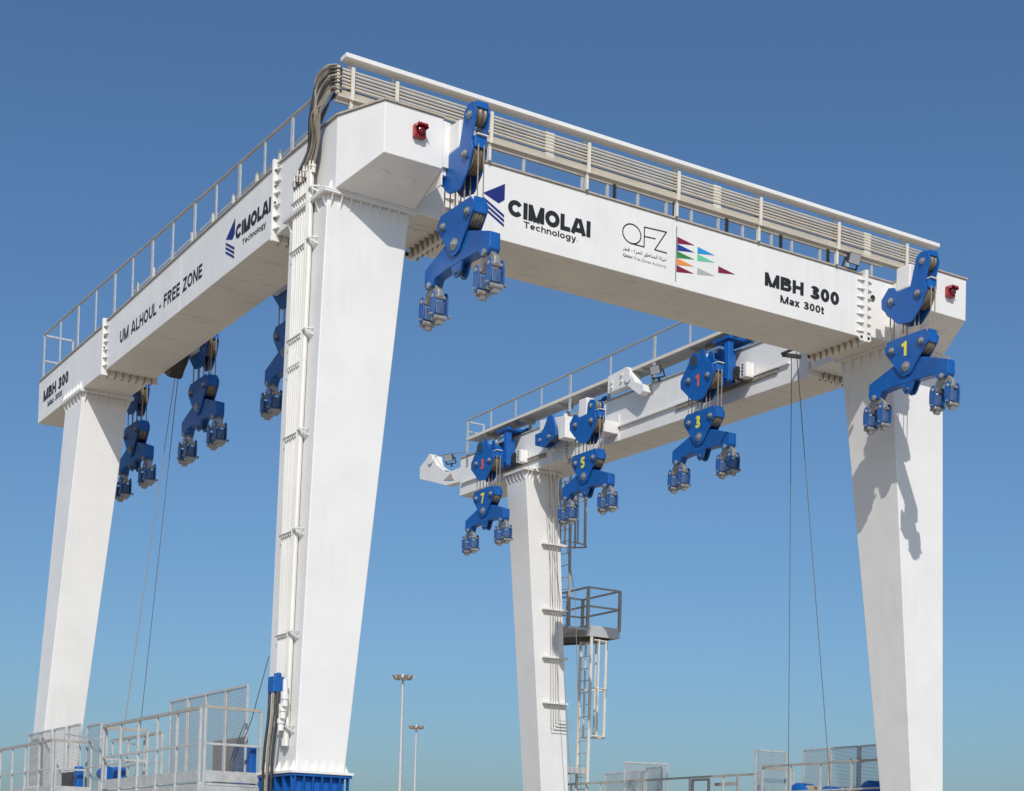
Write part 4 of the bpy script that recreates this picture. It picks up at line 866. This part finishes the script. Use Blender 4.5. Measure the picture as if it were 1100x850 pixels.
def upper_block(kind, side):
    """side +1: fixed to a beam on its +x side, -1: on its -x side"""
    t = link('rope_trolley' if kind == 'B' else 'sheave_block', None)
    me = {'A': UA_ME, 'S': US_ME, 'B': UB_ME}[kind]
    for s in (-1, 1):
        pl = link('side_plate', me, t, (.13*s, 0, 0))
        if s < 0:
            for y, z in ((-.28, 1.46), (.46, 1.50)):
                put('pin', PINH, pl, (-.016, y, z)); put('keeper_plate', KEEP, pl, (-.016, y, z-.05))
            if kind != 'B': put('pin', PINH, pl, (-.016, -.40 if kind == 'A' else -.26, 2.08 if kind == 'A' else 1.86))
    for y in (-.27, .42): link('sheave', SHU[y], t)
    link('spacer', CAPF, t); link('cover_strip', CAPW, t)
    if kind == 'A': link('top_sheave', SHT, t); part('spacer', MB().box(-.112, .112, -.58, -.28, 2.16, 2.27), BLUE, t, bevel=.01)
    if kind == 'S': link('top_sheave', SHT2, t)
    reach = {('A', 1): .575, ('S', 1): .90, ('A', -1): .26, ('S', -1): .585, ('B', 1): .90}[(kind, side)]
    ya, yb = (.34, .76) if kind == 'A' else (-.10, .45)
    if kind == 'B':
        link('drum', TUBE_B, t); link('drum_bore', HOLE_B, t)
        part('trolley_frame', MB().box(.36, .52, -.42, -.24, 1.40, 2.34).box(.18, .34, -.30, .35, 1.3, 1.85).box(.62, .80, -.18, .46, 1.45, 2.25).box(.36, 1.05, -.44, .20, 2.42, 2.50), BLUE, t, bevel=.015)
        part('running_wheel', MB().lathe((.62, -.40, 1.62), (1, 0, 0), [(0, .16), (.2, .16)], 18), DSTEEL, t, smooth=35)
        part('rib', MB().box(.33, .358, -.36, -.32, 1.45, 2.30).box(.58, .618, .05, .09, 1.5, 2.2).box(.58, .618, .36, .40, 1.5, 2.2), BLUE, t)
        part('rub_plate', MB().box(.62, .87, -.78, -.54, 1.45, 1.80), WHITE, t, bevel=.01)
        for k in range(4): part('bolt', MB().lathe((.62, -.66, 1.51+.08*k), (-1, 0, 0), [(0, .022), (.03, .022)], 8), DSTEEL, t)
        part('ledge_motor', MB().lathe((.55, -.05, 2.55), (0, 1, 0), [(-.4, .1), (.5, .1), (.55, .07), (.7, .07)], 14), DARK, t, smooth=30)
        part('drape', MB().hexa([(.1, .3, 1.95), (.7, .3, 2.40), (.7, .85, 2.40), (.1, .5, 1.9)], [(.1, .3, 1.99), (.7, .3, 2.44), (.7, .85, 2.44), (.1, .5, 1.94)]), CREAM, t)
    else:
        link('motor_housing', BOXW, t)
        part('mount_bracket', MB().box(*((.15, reach-.034) if side > 0 else (-reach+.034, -.15)), ya, yb, 1.30, 1.62), WHITE, t, bevel=.012)
        part('back_plate', MB().prism([(ya-.02, 1.12), (yb+.12, 1.12), (yb+.12, 1.75), (yb, 1.85), (ya-.02, 1.85)], 'x', *((reach-.03, reach) if side > 0 else (-reach, -reach+.03))), WHITE, t, bevel=.006)
    return t
def numeral(ch, parent, y, z, h, material):
    wd = h*(.46 if ch == '1' else .62)
    bold_text(ch, parent, (-.152, y+wd/2, z-h/2), (0, -1, 0), wd, h, material, .24, name='numeral')
XR, XL = 12.53, 1.79
JOBS = [  # x, y, upper kind, side, number on lower, number on upper, lower label, upper label
    (XR, -.12, 'A', 1, '1', None, 'blue lifting block with yellow 1 and spreader, in front of the leg', 'blue sheave block with white box, hung at the nose above yellow number 1'),
    (XR, 6.62, 'B', 1, '3', '1', 'blue lifting block with yellow 3 under the trolley marked red 1', 'blue rope trolley marked with a red 1 on the inner beam'),
    (XR, 11.50, 'S', 1, '5', None, 'blue lifting block with yellow 5 beside the caged-ladder leg', 'blue sheave block with white box above the yellow number 5'),
    (XR, 16.70, 'B', 1, '7', '3', 'blue lifting block with yellow 7 near the far beam end', 'blue rope trolley marked with a red 3 at the far beam end'),
    (XL, -.27, 'A', -1, None, None, 'unnumbered blue lifting block with spreader beside the front leg, below the emblem', 'tall blue sheave block on the nose above the navy striped emblem'),
    (XL, 6.72, 'S', -1, None, None, 'blue lifting block partly hidden by the conduit leg', 'blue sheave block mostly hidden by the conduit leg'),
    (XL, 11.66, 'S', -1, None, None, 'shaded blue lifting block hanging clear under the beam lettered FREE ZONE', 'blue sheave block under the FREE ZONE beam beside two thin ropes'),
    (XL, 16.35, 'S', -1, None, None, 'blue lifting block partly hidden by the far back leg under FREE ZONE beam', 'blue sheave block peeping out beside the top of the far back leg')]
LB0 = None
for (x, y, kind, side, nl, nu, ll, ul) in JOBS:
    if LB0 is None: LB0 = lower_block(); t = LB0
    else:
        t = copy_tree(LB0)
        for ch in list(t.children):
            if ch.name.startswith('numeral'): bpy.data.objects.remove(ch)
    t.location = (x, y, 12.2); t['label'] = ll; t['category'] = 'lifting block'; t['group'] = 'blue lifting blocks with spreaders'
    if nl: numeral(nl, t, .05, .40, .30, YEL)
    u = upper_block(kind, side); u.location = (x, y, 12.2); u['label'] = ul; u['category'] = 'rope trolley' if kind == 'B' else 'sheave block'; u['group'] = 'blue sheave blocks on the beams'
    if nu: numeral(nu, u, .10, 1.42, .30, REDN)

# ================================================================== HIGH-MAST LIGHTS
def mast(x, y, h, lab):
    t = link('mast_light', None, None, (x, y, 0), lab, 'light mast', 'tall light masts far behind')
    part('pole', MB().tube([(0, 0, 0), (0, 0, h*.5), (0, 0, h-0.6)], .34, 12, .15), GALV, t, smooth=40)
    part('head_ring', MB().lathe((0, 0, h-.62), (0, 0, 1), [(0, .2), (.25, .5), (.4, .5), (.5, .25), (.8, .2)], 16).lathe((0, 0, h-.35), (0, 0, 1), [(0, 1.0), (.08, 1.0), (.08, .9), (0, .9)], 20), GALV, t, smooth=30)
    for k in range(9):
        a = 2*math.pi*k/9+.3; d = Vector((math.cos(a), math.sin(a), 0)); s = Vector((-d.y, d.x, 0))
        c = Vector((0, 0, h-.18))+d*1.15
        n_ = (d*0.75+Vector((0, 0, -.65))).normalized(); u_ = s.cross(n_)
        P = lambda i, j, q_: c+s*i+u_*j+n_*q_
        lm = part('lamp', MB().hexa([P(-.2, -.2, -.15), P(.2, -.2, -.15), P(.2, .2, -.15), P(-.2, .2, -.15)], [P(-.3, -.3, .15), P(.3, -.3, .15), P(.3, .3, .15), P(-.3, .3, .15)]), GRAIL, t)
        part('arm', MB().bar(Vector((0, 0, h-.3)), c, .08), GALV, lm)
mast(83.7, 156.0, 25.9, 'taller of two slender light masts against the sky')
mast(118.6, 216.5, 25.7, 'shorter of two slender light masts against the sky')
